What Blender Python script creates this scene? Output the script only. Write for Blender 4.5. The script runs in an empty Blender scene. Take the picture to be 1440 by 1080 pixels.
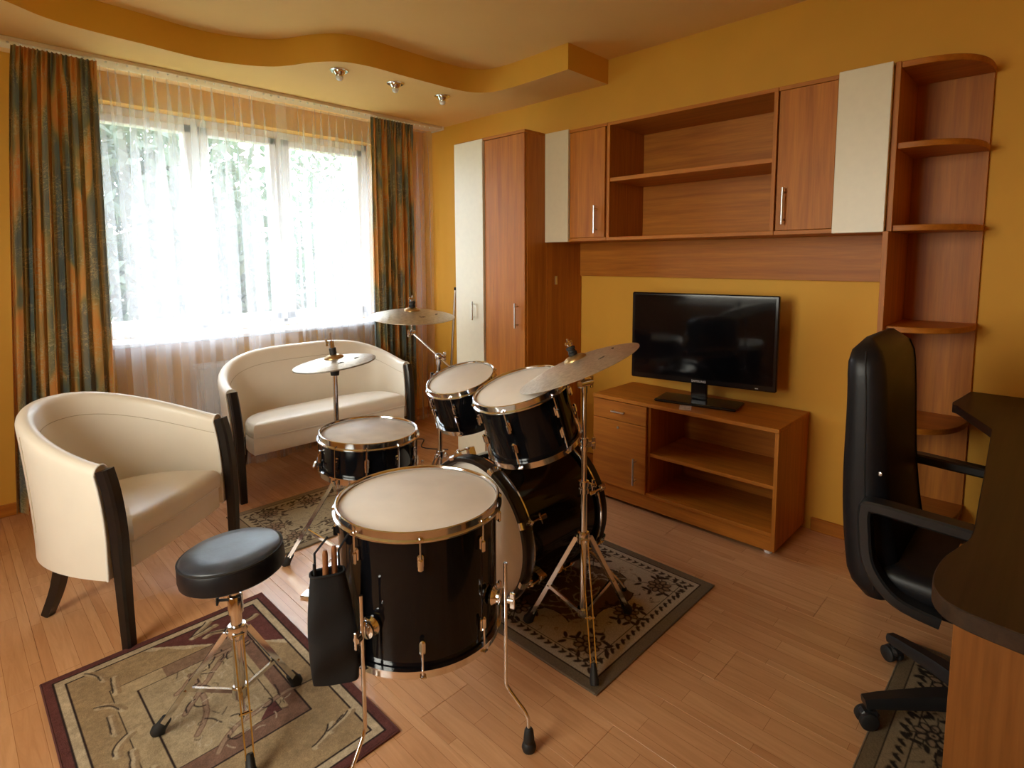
import bpy, math, random
import numpy as np
from mathutils import Vector, Matrix
random.seed(7); rng = np.random.default_rng(7)
scene = bpy.context.scene; COL = scene.collection
R = math.radians

# ------------------------------------------------------------------ camera
CAM = Vector((-3.093, -3.879, 1.4))
yaw, pitch, roll = R(44.33), R(-5.69), R(-0.25)
fw = Vector((math.cos(yaw)*math.cos(pitch), math.sin(yaw)*math.cos(pitch), math.sin(pitch)))
rt = Vector((math.sin(yaw), -math.cos(yaw), 0)); up = rt.cross(fw)
r2 = rt*math.cos(roll) + up*math.sin(roll); u2 = -rt*math.sin(roll) + up*math.cos(roll)
cd = bpy.data.cameras.new('camera'); cam = bpy.data.objects.new('camera', cd); COL.objects.link(cam)
cam.matrix_world = Matrix(((r2.x, u2.x, -fw.x, CAM.x), (r2.y, u2.y, -fw.y, CAM.y), (r2.z, u2.z, -fw.z, CAM.z), (0, 0, 0, 1)))
cd.sensor_width = 36; cd.lens = 795.4/1440*36; cd.shift_y = (444.2-540)/1440; cd.clip_start = .02
scene.camera = cam

# ------------------------------------------------------------------ world, sun, exposure
world = bpy.data.worlds.new('sky'); scene.world = world; world.use_nodes = True
bg = world.node_tree.nodes['Background']; bg.inputs[0].default_value = (.80, .90, 1.0, 1); bg.inputs[1].default_value = 8.0
sd = bpy.data.lights.new('sun', 'SUN'); sd.energy = 3; sd.angle = R(1); sd.color = (1, .95, .86)
sun = bpy.data.objects.new('sun', sd); COL.objects.link(sun); sun.rotation_euler = (R(48), 0, R(20))
pd = bpy.data.lights.new('window_portal', 'AREA'); pd.shape = 'RECTANGLE'; pd.size = 2.1; pd.size_y = 1.45; pd.cycles.is_portal = True
po = bpy.data.objects.new('window_portal', pd); COL.objects.link(po); po.location = (-1.52, .56, 1.62); po.rotation_euler = (R(-90), 0, 0)
pd2 = bpy.data.lights.new('fill_window_portal', 'AREA'); pd2.shape = 'RECTANGLE'; pd2.size = 2.2; pd2.size_y = 1.5; pd2.cycles.is_portal = True  # portal for the added fill window in the left wall
po2 = bpy.data.objects.new('fill_window_portal', pd2); COL.objects.link(po2); po2.location = (-4.44, -2.45, 1.6); po2.rotation_euler = (0, R(-90), 0); pd2.size, pd2.size_y = 1.5, 1.3
vs = scene.view_settings; vs.view_transform = 'Standard'; vs.look = 'None'; vs.exposure = 1.32; vs.gamma = 1; vs.use_curve_mapping = False
scene.cycles.max_bounces = 10; scene.cycles.diffuse_bounces = 6; scene.cycles.transparent_max_bounces = 16
scene.cycles.sample_clamp_indirect = 6

# ------------------------------------------------------------------ mesh builder
def rotz(a): return Matrix.Rotation(a, 4, 'Z')
def frame(c, n, xref=None):
    n = Vector(n).normalized(); x = Vector(xref) if xref else Vector((1, 0, 0))
    x = x - n*x.dot(n)
    if x.length < 1e-4: x = Vector((0, 1, 0)) - n*n.y
    x.normalize(); y = n.cross(x); c = Vector(c)
    return Matrix(((x.x, y.x, n.x, c.x), (x.y, y.y, n.y, c.y), (x.z, y.z, n.z, c.z), (0, 0, 0, 1)))
class MB:
    def __init__(s): s.v = []; s.f = []
    def add(s, vs, fs, M=None):
        b = len(s.v)
        s.v += [tuple(M @ Vector(p)) for p in vs] if M is not None else [tuple(p) for p in vs]
        s.f += [tuple(i+b for i in f) for f in fs]; return s
    def box(s, x0, x1, y0, y1, z0, z1, bev=.002, M=None):
        x0, x1 = min(x0, x1), max(x0, x1); y0, y1 = min(y0, y1), max(y0, y1); z0, z1 = min(z0, z1), max(z0, z1)
        bev = min(bev, (x1-x0)*.45, (y1-y0)*.45, (z1-z0)*.45)
        vs = []; idx = {}
        for i in (0, 1):
            for j in (0, 1):
                for k in (0, 1):
                    X, Y, Z = (x0, x1)[i], (y0, y1)[j], (z0, z1)[k]; a, b, c = bev*(1-2*i), bev*(1-2*j), bev*(1-2*k)
                    idx[i, j, k] = len(vs); vs += [(X, Y+b, Z+c), (X+a, Y, Z+c), (X+a, Y+b, Z)]
        q = lambda i, j, k, n: idx[i, j, k]+n
        fs = []
        for i in (0, 1):
            f = [q(i, 0, 0, 0), q(i, 0, 1, 0), q(i, 1, 1, 0), q(i, 1, 0, 0)]; fs.append(f if i == 0 else f[::-1])
            f = [q(0, i, 0, 1), q(1, i, 0, 1), q(1, i, 1, 1), q(0, i, 1, 1)]; fs.append(f if i == 0 else f[::-1])
            f = [q(0, 0, i, 2), q(0, 1, i, 2), q(1, 1, i, 2), q(1, 0, i, 2)]; fs.append(f if i == 0 else f[::-1])
        for i in (0, 1):
            for j in (0, 1):
                s_ = (i+j) % 2
                f = [q(i, j, 0, 0), q(i, j, 1, 0), q(i, j, 1, 1), q(i, j, 0, 1)]; fs.append(f if s_ else f[::-1])
                f = [q(i, 0, j, 0), q(i, 1, j, 0), q(i, 1, j, 2), q(i, 0, j, 2)]; fs.append(f[::-1] if s_ else f)
                f = [q(0, i, j, 1), q(1, i, j, 1), q(1, i, j, 2), q(0, i, j, 2)]; fs.append(f if s_ else f[::-1])
                for k in (0, 1):
                    f = [q(i, j, k, 0), q(i, j, k, 1), q(i, j, k, 2)]; fs.append(f if (i+j+k) % 2 == 0 else f[::-1])
        return s.add(vs, fs, M)
    def sweep(s, pts, prof, up=(0, 0, 1), scales=None, closed_prof=True, caps=True):
        pts = [Vector(p) for p in pts]; n = len(prof); vs = []; fs = []
        x = None
        for i, p in enumerate(pts):
            t = (pts[min(i+1, len(pts)-1)]-pts[max(i-1, 0)]).normalized()
            if x is None:
                x = Vector(up).cross(t)
                if x.length < 1e-3: x = Vector((1, 0, 0)).cross(t)
            else: x = x - t*x.dot(t)
            x.normalize(); y = t.cross(x); sc = scales[i] if scales else 1
            vs += [p + x*(a*sc) + y*(b*sc) for a, b in prof]
        for i in range(len(pts)-1):
            for j in range(n):
                fs.append((i*n+j, i*n+(j+1) % n, (i+1)*n+(j+1) % n, (i+1)*n+j))
        if caps: fs.append(tuple(range(n))[::-1]); fs.append(tuple((len(pts)-1)*n+j for j in range(n)))
        return s.add(vs, fs)
    def tube(s, pts, r, n=10, scales=None):
        return s.sweep(pts, [(r*math.cos(2*math.pi*k/n), r*math.sin(2*math.pi*k/n)) for k in range(n)], scales=scales)
    def bar(s, a, b, w, h, up=(0, 0, 1)):
        c = min(w, h)*.2
        pr = [(-w/2+c, -h/2), (w/2-c, -h/2), (w/2, -h/2+c), (w/2, h/2-c), (w/2-c, h/2), (-w/2+c, h/2), (-w/2, h/2-c), (-w/2, -h/2+c)]
        return s.sweep([a, b], pr, up)
    def lathe(s, prof, M=None, n=40, closed=False):
        vs = []; fs = []; m = len(prof)
        for i in range(n):
            a = 2*math.pi*i/n
            vs += [(r*math.cos(a), r*math.sin(a), z) for r, z in prof]
        for i in range(n):
            for j in range(m if closed else m-1):
                fs.append((i*m+j, ((i+1) % n)*m+j, ((i+1) % n)*m+(j+1) % m, i*m+(j+1) % m))
        if not closed:
            if prof[0][0] > 1e-6: fs.append(tuple(i*m for i in range(n))[::-1])
            if prof[-1][0] > 1e-6: fs.append(tuple(i*m+m-1 for i in range(n)))
        return s.add(vs, fs, M)
    def ball(s, c, r, n=12, sc=(1, 1, 1)):
        pr = [(max(1e-5, r*math.sin(math.pi*k/8)), -r*math.cos(math.pi*k/8)) for k in range(9)]
        return s.lathe(pr, Matrix.Translation(c) @ Matrix.Diagonal((*sc, 1)), n)
    def prism(s, poly, z0, z1, bev=0, M=None):
        n = len(poly); P = np.array(poly, float); lay = [(z0, 0), (z1, 0)]
        if bev: lay = [(z0, bev), (z0+bev, 0), (z1-bev, 0), (z1, bev)]
        prv = np.roll(P, 1, 0); nx = np.roll(P, -1, 0)
        d1 = P-prv; d1 /= np.linalg.norm(d1, axis=1)[:, None]+1e-9; d2 = nx-P; d2 /= np.linalg.norm(d2, axis=1)[:, None]+1e-9
        ar = (P[:, 0]*nx[:, 1]-nx[:, 0]*P[:, 1]).sum(); sg = 1 if ar > 0 else -1
        nn = np.stack([-(d1[:, 1]+d2[:, 1]), d1[:, 0]+d2[:, 0]], 1)*sg; nn /= np.linalg.norm(nn, axis=1)[:, None]+1e-9
        vs = []; fs = []
        for z, o in lay: vs += [(*(P[i]+nn[i]*o), z) for i in range(n)]
        for l in range(len(lay)-1):
            for i in range(n):
                f = (l*n+i, l*n+(i+1) % n, (l+1)*n+(i+1) % n, (l+1)*n+i); fs.append(f if sg > 0 else f[::-1])
        t = tuple((len(lay)-1)*n+i for i in range(n)); b = tuple(range(n))
        fs += [t, b[::-1]] if sg > 0 else [t[::-1], b]
        return s.add(vs, fs, M)
    def grid(s, fn, nu, nv, wrapu=False):
        vs = [fn(i/(nu if wrapu else nu-1), j/(nv-1)) for i in range(nu) for j in range(nv)]; fs = []
        for i in range(nu if wrapu else nu-1):
            for j in range(nv-1):
                a = i*nv+j; b = ((i+1) % nu)*nv+j; fs.append((a, b, b+1, a+1))
        return s.add(vs, fs)
    def build(s, name, mat, parent=None, local=False, sharp=38, smooth=True, **kw):
        me = bpy.data.meshes.new(name)
        vs = s.v
        if parent is not None and not local:
            inv = WM[parent.name].inverted(); vs = [tuple(inv @ Vector(p)) for p in vs]
        origin = kw.pop('origin', None)
        if parent is None and origin is not None:
            o_ = Vector(origin); vs = [tuple(Vector(p)-o_) for p in vs]
        me.from_pydata(vs, [], s.f); me.update()
        if smooth:
            me.polygons.foreach_set('use_smooth', [True]*len(me.polygons)); me.set_sharp_from_angle(angle=R(sharp))
        me.materials.append(mat)
        o = bpy.data.objects.new(name, me); COL.objects.link(o)
        if parent is not None: o.parent = parent; WM[o.name] = WM[parent.name]
        else:
            if origin is not None: o.location = origin
            WM[o.name] = Matrix.Translation(origin) if origin is not None else Matrix.Identity(4)
        for k, v in kw.items(): o[k] = v
        return o
WM = {}
def thing(name, label, cat, loc=(0, 0, 0), rz=0, group=None):
    o = bpy.data.objects.new(name, None); COL.objects.link(o); o.location = loc; o.rotation_euler = (0, 0, rz); o.empty_display_size = .05
    o['label'] = label; o['category'] = cat
    if group: o['group'] = group
    WM[o.name] = Matrix.Translation(loc) @ rotz(rz); return o
def dup(o, loc=None, label=None, parent=None):
    c = o.copy(); COL.objects.link(c); c.parent = parent
    if parent is None and loc is not None: c.location = loc; WM[c.name] = Matrix.Translation(loc)
    if label: c['label'] = label
    for ch in list(o.children): dup(ch, parent=c)
    return c
def catmull(pts, k=8):
    P = [Vector(p) for p in pts]; out = []
    for i in range(len(P)-1):
        a, b, c, d = P[max(i-1, 0)], P[i], P[i+1], P[min(i+2, len(P)-1)]
        for j in range(k):
            t = j/k; out.append(.5*((2*b)+(c-a)*t+(2*a-5*b+4*c-d)*t*t+(3*b-a-3*c+d)*t**3))
    return out+[P[-1]]

# ------------------------------------------------------------------ materials
def nt_of(name):
    m = bpy.data.materials.new(name); m.use_nodes = True; nt = m.node_tree
    return m, nt, nt.nodes['Principled BSDF']
def node(nt, typ, ins=None, **props):
    n = nt.nodes.new(typ)
    for k, v in props.items(): setattr(n, k, v)
    for k, v in (ins or {}).items():
        if hasattr(v, 'is_linked'): nt.links.new(v, n.inputs[k])
        else: n.inputs[k].default_value = v
    return n
def c4(c): return (*c, 1)
def ramp(nt, fac, stops, interp='LINEAR'):
    n = nt.nodes.new('ShaderNodeValToRGB'); nt.links.new(fac, n.inputs[0]); n.color_ramp.interpolation = interp
    e = n.color_ramp.elements
    while len(e) < len(stops): e.new(.5)
    for el, (p, c) in zip(e, stops): el.position = p; el.color = c4(c)
    return n.outputs[0]
def mix(nt, f, a, b, blend='MIX'):
    n = nt.nodes.new('ShaderNodeMix'); n.data_type = 'RGBA'; n.blend_type = blend
    for k, v in ((0, f), (6, a), (7, b)):
        if hasattr(v, 'is_linked'): nt.links.new(v, n.inputs[k])
        else: n.inputs[k].default_value = v if k == 0 else c4(v)
    return n.outputs[2]
def simple(name, col, rough=.5, metal=0, var=.06, scale=30, bump=0, bscale=300, **kw):
    m, nt, b = nt_of(name)
    tc = node(nt, 'ShaderNodeTexCoord').outputs['Object']
    nz = node(nt, 'ShaderNodeTexNoise', {'Vector': tc, 'Scale': scale, 'Detail': 3}).outputs[0]
    cc = ramp(nt, nz, [(.3, [x*(1-var) for x in col]), (.7, [min(1, x*(1+var)) for x in col])])
    nt.links.new(cc, b.inputs['Base Color']); b.inputs['Roughness'].default_value = rough; b.inputs['Metallic'].default_value = metal
    if bump:
        n2 = node(nt, 'ShaderNodeTexNoise', {'Vector': tc, 'Scale': bscale, 'Detail': 2}).outputs[0]
        bp = node(nt, 'ShaderNodeBump', {'Strength': bump, 'Distance': .002, 'Height': n2}); nt.links.new(bp.outputs[0], b.inputs['Normal'])
    for k, v in kw.items(): b.inputs[k].default_value = v
    return m
def wood(name, dark, light, axis='z', rough=.46, sc=26):
    m, nt, b = nt_of(name)
    tc = node(nt, 'ShaderNodeTexCoord').outputs['Object']
    s = {'x': (1.2, sc, sc), 'y': (sc, 1.2, sc), 'z': (sc, sc, 1.2)}[axis]
    mp = node(nt, 'ShaderNodeMapping', {'Vector': tc, 'Scale': s}).outputs[0]
    n1 = node(nt, 'ShaderNodeTexNoise', {'Vector': mp, 'Scale': 1.0, 'Detail': 6, 'Roughness': .62, 'Distortion': .6}).outputs[0]
    mp2 = node(nt, 'ShaderNodeMapping', {'Vector': tc, 'Scale': tuple(k*5 for k in s)}).outputs[0]
    n2 = node(nt, 'ShaderNodeTexNoise', {'Vector': mp2, 'Scale': 1.0, 'Detail': 3}).outputs[0]
    c1 = ramp(nt, n1, [(.32, dark), (.68, light)])
    c2 = ramp(nt, n2, [(.3, (.82,)*3), (.6, (1,)*3)])
    nt.links.new(mix(nt, .8, c1, c2, 'MULTIPLY'), b.inputs['Base Color']); b.inputs['Roughness'].default_value = rough; b.inputs['Specular IOR Level'].default_value = .32
    return m
M = {}
DK, LT = (.37, .112, .010), (.54, .188, .019)
M['wood_z'] = wood('cherry_veneer_upright', DK, LT, 'z'); M['wood_y'] = wood('cherry_veneer_along', DK, LT, 'y'); M['wood_x'] = wood('cherry_veneer_across', DK, LT, 'x')
M['wenge'] = wood('dark_wenge_laminate', (.022, .012, .007), (.045, .025, .013), 'x', .42, 40)
M['desk_panel'] = wood('desk_panel_veneer', (.22, .075, .013), (.31, .115, .024), 'z', .5)
M['cream_lac'] = simple('cream_lacquer', (.74, .67, .50), .35, var=.02)
M['wall'] = simple('ochre_wall_paint', (.71, .365, .038), .72, var=.035, scale=3, bump=.08, bscale=120)
M['ceil'] = simple('pale_apricot_ceiling_paint', (.84, .55, .21), .8, var=.02, scale=3)
M['white_plastic'] = simple('white_window_plastic', (.90, .90, .90), .3, var=.01)
M['cream_plastic'] = simple('cream_rail_plastic', (.70, .55, .38), .4, var=.02)
M['chrome'] = simple('chrome', (.80, .81, .83), .12, 1, var=.03, scale=60)
M['steel'] = simple('brushed_steel', (.62, .60, .56), .3, 1, var=.05)
M['black_gloss'] = simple('black_gloss_wrap', (.004, .004, .005), .08, var=.1, **{'Specular IOR Level': .3})
M['black_lac'] = simple('black_lacquered_wood', (.012, .009, .008), .3, var=.2)
M['black_rub'] = simple('black_rubber', (.012, .012, .012), .6, var=.1)
M['black_plastic'] = simple('black_plastic', (.013, .013, .014), .38, var=.1, bump=.05, bscale=500)
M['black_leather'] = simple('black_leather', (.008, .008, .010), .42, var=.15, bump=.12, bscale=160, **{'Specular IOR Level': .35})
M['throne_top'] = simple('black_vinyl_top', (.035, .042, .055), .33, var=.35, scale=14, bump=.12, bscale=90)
M['bag'] = simple('black_nylon', (.004, .004, .005), .8, var=.2, bump=.2, bscale=200)
M['white_leather'] = simple('cream_leather', (.84, .78, .67), .36, var=.02, scale=8, bump=.06, bscale=180)
M['piping'] = simple('pale_piping', (.85, .82, .75), .45, var=.02)
M['seam'] = simple('seam_thread', (.50, .42, .30), .6)
M['head'] = simple('coated_drumhead', (.80, .735, .65), .55, var=.05, scale=9, bump=.05, bscale=500)
M['head_snare'] = simple('worn_coated_drumhead', (.76, .74, .72), .5, var=.10, scale=14, bump=.05, bscale=500)
M['tv'] = simple('tv_gloss_bezel', (.006, .006, .007), .15); M['screen'] = simple('tv_screen', (.003, .003, .004), .07, **{'Specular IOR Level': .3})
M['print_white'] = simple('white_print', (.8, .8, .8), .5); M['print_dark'] = simple('dark_ink', (.09, .07, .05), .6)
M['stick'] = wood('hickory_stick', (.23, .085, .03), (.38, .17, .07), 'z', .45, 60)
M['paper'] = simple('glossy_card', (.72, .55, .45), .3, var=.3, scale=60)
M['bulb'] = simple('frosted_bulb', (.85, .85, .84), .25)
M['trunk'] = simple('bark', (.10, .07, .05), .9, var=.3)
M['grass'] = simple('lawn', (.10, .16, .05), .9, var=.3, scale=2)
M['house'] = simple('outer_render', (.6, .55, .45), .9)
def cymbal_mat():
    m, nt, b = nt_of('hammered_bronze')
    tc = node(nt, 'ShaderNodeTexCoord').outputs['Object']
    ln = node(nt, 'ShaderNodeVectorMath', {0: tc}, operation='LENGTH').outputs['Value']
    wv = node(nt, 'ShaderNodeTexNoise', {'W': node(nt, 'ShaderNodeMath', {0: ln, 1: 420.0}, operation='MULTIPLY').outputs[0], 'Scale': 1.0, 'Detail': 2}, noise_dimensions='1D').outputs[0]
    n2 = node(nt, 'ShaderNodeTexNoise', {'Vector': tc, 'Scale': 70, 'Detail': 3}).outputs[0]
    c = ramp(nt, wv, [(.3, (.60, .54, .44)), (.7, (.78, .73, .64))]); c2 = ramp(nt, n2, [(.3, (.75, .73, .7)), (.65, (1, 1, 1))])
    nt.links.new(mix(nt, 1, c, c2, 'MULTIPLY'), b.inputs['Base Color']); b.inputs['Metallic'].default_value = .85; b.inputs['Roughness'].default_value = .36
    bp = node(nt, 'ShaderNodeBump', {'Strength': .15, 'Distance': .001, 'Height': wv}); nt.links.new(bp.outputs[0], b.inputs['Normal'])
    return m
M['cymbal'] = cymbal_mat(); M['bell'] = simple('raw_bronze_bell', (.50, .33, .14), .35, .85)
def glass_mat(name='window_glass', col=(.97, .98, .98, 1)):
    m, nt, b = nt_of(name); nt.nodes.remove(b)
    t = node(nt, 'ShaderNodeBsdfTransparent', {'Color': col}); g = node(nt, 'ShaderNodeBsdfGlossy', {'Roughness': .02})
    mx = node(nt, 'ShaderNodeMixShader', {0: .06, 1: t.outputs[0], 2: g.outputs[0]}); nt.links.new(mx.outputs[0], nt.nodes['Material Output'].inputs[0]); return m
M['glass'] = glass_mat(); M['fill_glass'] = glass_mat('amber_fill_glass', (.97, .90, .79, 1))  # amber tint warms the fill light of the added left window
def sheer_mat():
    m, nt, b = nt_of('white_voile'); nt.nodes.remove(b)
    uv = node(nt, 'ShaderNodeTexCoord').outputs['UV']
    nz = node(nt, 'ShaderNodeTexNoise', {'Vector': node(nt, 'ShaderNodeMapping', {'Vector': uv, 'Scale': (60, .6, 1)}).outputs[0], 'Scale': 1.0, 'Detail': 3}).outputs[0]
    fac = node(nt, 'ShaderNodeMapRange', {'Value': nz, 'From Min': .3, 'From Max': .7, 'To Min': .84, 'To Max': .70}).outputs[0]
    t = node(nt, 'ShaderNodeBsdfTransparent'); d = node(nt, 'ShaderNodeBsdfDiffuse', {'Color': (.86, .86, .88, 1)}); l = node(nt, 'ShaderNodeBsdfTranslucent', {'Color': (.86, .86, .9, 1)})
    ds = node(nt, 'ShaderNodeMixShader', {0: .5, 1: d.outputs[0], 2: l.outputs[0]}); mx = node(nt, 'ShaderNodeMixShader', {0: fac, 1: ds.outputs[0], 2: t.outputs[0]})
    nt.links.new(mx.outputs[0], nt.nodes['Material Output'].inputs[0]); return m
M['sheer'] = sheer_mat()
def drape_mat():
    m, nt, b = nt_of('printed_drape_cotton')
    uv = node(nt, 'ShaderNodeTexCoord').outputs['UV']
    mp = node(nt, 'ShaderNodeMapping', {'Vector': uv, 'Scale': (13, 1.5, 1)}).outputs[0]
    wp = node(nt, 'ShaderNodeTexNoise', {'Vector': mp, 'Scale': 1.0, 'Detail': 2.5, 'Roughness': .55, 'Distortion': .5}).outputs[0]
    base = ramp(nt, wp, [(.0, (.05, .08, .085)), (.43, (.085, .125, .115)), (.49, (.15, .16, .07)), (.54, (.47, .25, .06)), (.61, (.60, .22, .04)), (.69, (.54, .33, .06)), (.80, (.47, .12, .03))])
    mp2 = node(nt, 'ShaderNodeMapping', {'Vector': uv, 'Scale': (34, 24, 1)}).outputs[0]
    v = node(nt, 'ShaderNodeTexNoise', {'Vector': mp2, 'Scale': 1.0, 'Detail': 2, 'Distortion': 2.2}).outputs[0]
    ln = ramp(nt, v, [(.45, (0, 0, 0)), (.5, (1, 1, 1)), (.55, (0, 0, 0))])
    mp3 = node(nt, 'ShaderNodeMapping', {'Vector': uv, 'Scale': (9, 7, 1), 'Location': (3, 5, 0)}).outputs[0]
    msk = ramp(nt, node(nt, 'ShaderNodeTexNoise', {'Vector': mp3, 'Scale': 1.0, 'Detail': 1}).outputs[0], [(.46, (0, 0, 0)), (.54, (1, 1, 1))])
    f1 = mix(nt, 1, ln, msk, 'MULTIPLY')
    lcol = mix(nt, .8, base, (.46, .40, .22))
    nt.links.new(mix(nt, f1, base, lcol), b.inputs['Base Color']); b.inputs['Roughness'].default_value = .75
    b.inputs['Sheen Weight'].default_value = .1
    tr = node(nt, 'ShaderNodeBsdfTranslucent', {'Color': (.7, .3, .06, 1)})
    mx = node(nt, 'ShaderNodeMixShader', {0: .10, 1: b.outputs[0], 2: tr.outputs[0]}); nt.links.new(mx.outputs[0], nt.nodes['Material Output'].inputs[0])
    return m
M['drape'] = drape_mat()
def plank_mat():
    m, nt, b = nt_of('beech_laminate')
    tc = node(nt, 'ShaderNodeTexCoord').outputs['Object']; rnd = node(nt, 'ShaderNodeObjectInfo').outputs['Random']
    off = node(nt, 'ShaderNodeCombineXYZ', {0: 0.0, 1: node(nt, 'ShaderNodeMath', {0: rnd, 1: 9.0}, operation='MULTIPLY').outputs[0], 2: node(nt, 'ShaderNodeMath', {0: rnd, 1: 30.0}, operation='MULTIPLY').outputs[0]}).outputs[0]
    p = node(nt, 'ShaderNodeVectorMath', {0: tc, 1: off}, operation='ADD').outputs[0]
    sw = node(nt, 'ShaderNodeSeparateXYZ', {0: p}); bv = node(nt, 'ShaderNodeCombineXYZ', {0: sw.outputs[1], 1: sw.outputs[0], 2: 0.0}).outputs[0]
    bk = nt.nodes.new('ShaderNodeTexBrick'); nt.links.new(bv, bk.inputs['Vector'])
    for k, v in (('Color1', (.61, .315, .148, 1)), ('Color2', (.71, .40, .20, 1)), ('Mortar', (.36, .16, .065, 1)), ('Scale', 1.0), ('Mortar Size', .0007), ('Mortar Smooth', .3), ('Bias', 0.0), ('Brick Width', .62), ('Row Height', .065)): bk.inputs[k].default_value = v
    bk.offset = .37
    g = node(nt, 'ShaderNodeTexNoise', {'Vector': node(nt, 'ShaderNodeMapping', {'Vector': p, 'Scale': (38, 3.2, 38)}).outputs[0], 'Scale': 1.0, 'Detail': 5, 'Roughness': .65, 'Distortion': 1.2}).outputs[0]
    gr = ramp(nt, g, [(.3, (.80, .76, .70)), (.62, (1, 1, 1))])
    tone = ramp(nt, rnd, [(0, (.93, .92, .9)), (1, (1, 1, 1))])
    nt.links.new(mix(nt, 1, mix(nt, .8, bk.outputs['Color'], gr, 'MULTIPLY'), tone, 'MULTIPLY'), b.inputs['Base Color'])
    b.inputs['Roughness'].default_value = .25; b.inputs['Specular IOR Level'].default_value = .5
    return m
M['plank'] = plank_mat()
def attr_mat(name):
    m, nt, b = nt_of(name); a = node(nt, 'ShaderNodeAttribute', attribute_name='Col')
    tc = node(nt, 'ShaderNodeTexCoord').outputs['Object']
    n = node(nt, 'ShaderNodeTexNoise', {'Vector': tc, 'Scale': 450, 'Detail': 2}).outputs[0]
    nt.links.new(mix(nt, 1, a.outputs['Color'], ramp(nt, n, [(.3, (.72,)*3), (.7, (1,)*3)]), 'MULTIPLY'), b.inputs['Base Color']); b.inputs['Roughness'].default_value = .95
    bp = node(nt, 'ShaderNodeBump', {'Strength': .5, 'Distance': .003, 'Height': n}); nt.links.new(bp.outputs[0], b.inputs['Normal'])
    b.inputs['Specular IOR Level'].default_value = .1
    return m
M['rug'] = attr_mat('woven_rug_pile')
M['bind_dark'] = simple('burgundy_binding', (.11, .035, .03), .9); M['bind_taupe'] = simple('taupe_binding', (.17, .125, .08), .9)
def leaf_mat(name, col):
    m, nt, b = nt_of(name); rnd = node(nt, 'ShaderNodeTexNoise', {'Vector': node(nt, 'ShaderNodeTexCoord').outputs['Object'], 'Scale': 5.0}).outputs[0]
    nt.links.new(ramp(nt, rnd, [(.3, [x*.6 for x in col]), (.7, [x*1.3 for x in col])]), b.inputs['Base Color']); b.inputs['Roughness'].default_value = .5
    tr = node(nt, 'ShaderNodeBsdfTranslucent', {'Color': c4([x*1.4 for x in col])})
    mx = node(nt, 'ShaderNodeMixShader', {0: .4, 1: b.outputs[0], 2: tr.outputs[0]}); nt.links.new(mx.outputs[0], nt.nodes['Material Output'].inputs[0]); return m
M['leaf'] = leaf_mat('tree_leaf', (.050, .072, .045)); M['leaf2'] = leaf_mat('pale_tree_leaf', (.075, .095, .068))

# ------------------------------------------------------------------ room shell
WY, XL, YF, SOF, CEIL = .22, -4.2, -5.2, 2.505, 2.655
fl = MB().box(XL-.2, .2, YF-.2, WY+.3, -.16, -.009, 0).build('floor', M['bind_taupe'], kind='structure', smooth=False)
pm = MB().box(-.0972, .0972, -.6, .6, -.0085, 0, .0009)
proto = None; row = 0; x = -.0975
while x > XL-.1:
    y = WY-.01+.6*((row*.37) % 1)*2
    while y > YF:
        if proto is None: proto = pm.build('plank', M['plank'], fl, local=True, sharp=20); o = proto
        else: o = proto.copy(); COL.objects.link(o); o.parent = fl
        o.location = (x, y-.6, 0); y -= 1.2006
    row += 1; x -= .195
def wallbox(name, *a): return MB().box(*a, 0).build(name, M['wall'], kind='structure', smooth=False)
wallbox('wall_right', 0, .2, YF, WY+.3, 0, CEIL+.1)
lw = MB()   # opening for a window added out of view to fill the room with light
for a in ((YF, -3.1, 0, CEIL+.1), (-1.8, WY+.3, 0, CEIL+.1), (-3.1, -1.8, 0, .85), (-3.1, -1.8, 2.35, CEIL+.1)): lw.box(XL-.2, XL, *a, 0)
lw.build('wall_left', M['wall'], kind='structure', smooth=False)
w2 = MB()
for a in ((-3.1, -3.03, .88, 2.35), (-1.87, -1.8, .88, 2.35), (-3.1, -1.8, .88, .95), (-3.1, -1.8, 2.28, 2.35)): w2.box(XL-.14, XL-.07, *a, .004)
w2o = w2.build('fill_window', M['white_plastic'], kind='structure')  # added window, unseen by the camera, there for its fill light
for a, b_ in ((-3.03, -1.87),): MB().box(XL-.11, XL-.104, a, b_, .95, 2.28, 0).build('pane', M['fill_glass'], w2o, smooth=False)
MB().box(XL-.14, XL+.10, -3.15, -1.75, .85, .88, .006).build('window_sill', M['white_plastic'], w2o)
wallbox('wall_front', XL-.2, .2, YF-.2, YF, 0, CEIL+.1)
WX0, WX1, WZ0, WZ1 = -2.56, -.50, .885, 2.34
wb = MB()
wb.box(XL, WX0, WY, WY+.3, 0, CEIL+.1, 0); wb.box(WX1, 0, WY, WY+.3, 0, CEIL+.1, 0); wb.box(WX0, WX1, WY, WY+.3, 0, WZ0, 0); wb.box(WX0, WX1, WY, WY+.3, WZ1, CEIL+.1, 0)
wb.build('wall_back', M['wall'], kind='structure', smooth=False)
MB().box(XL-.2, .2, YF-.2, WY+.3, CEIL, CEIL+.2, 0).build('ceiling', M['ceil'], kind='structure', smooth=False)
curve = catmull([(-4.2, -.78, 0), (-3.6, -.80, 0), (-3.1, -.74, 0), (-2.805, -.583, 0), (-2.654, -.484, 0), (-2.49, -.443, 0), (-2.25, -.426, 0), (-1.98, -.406, 0), (-1.79, -.455, 0), (-1.65, -.542, 0), (-1.574, -.65, 0), (-1.51, -.78, 0), (-1.404, -.90, 0), (-1.247, -.945, 0), (-1.05, -.945, 0), (-.84, -.945, 0), (-.617, -.951, 0), (-.49, -.985, 0), (-.415, -1.06, 0), (-.39, -1.18, 0), (-.39, -1.37, 0), (-.405, -1.72, 0)], 6)
poly = [(p.x, p.y) for p in curve]+[(0, -1.72), (0, WY), (XL, WY)]
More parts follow.
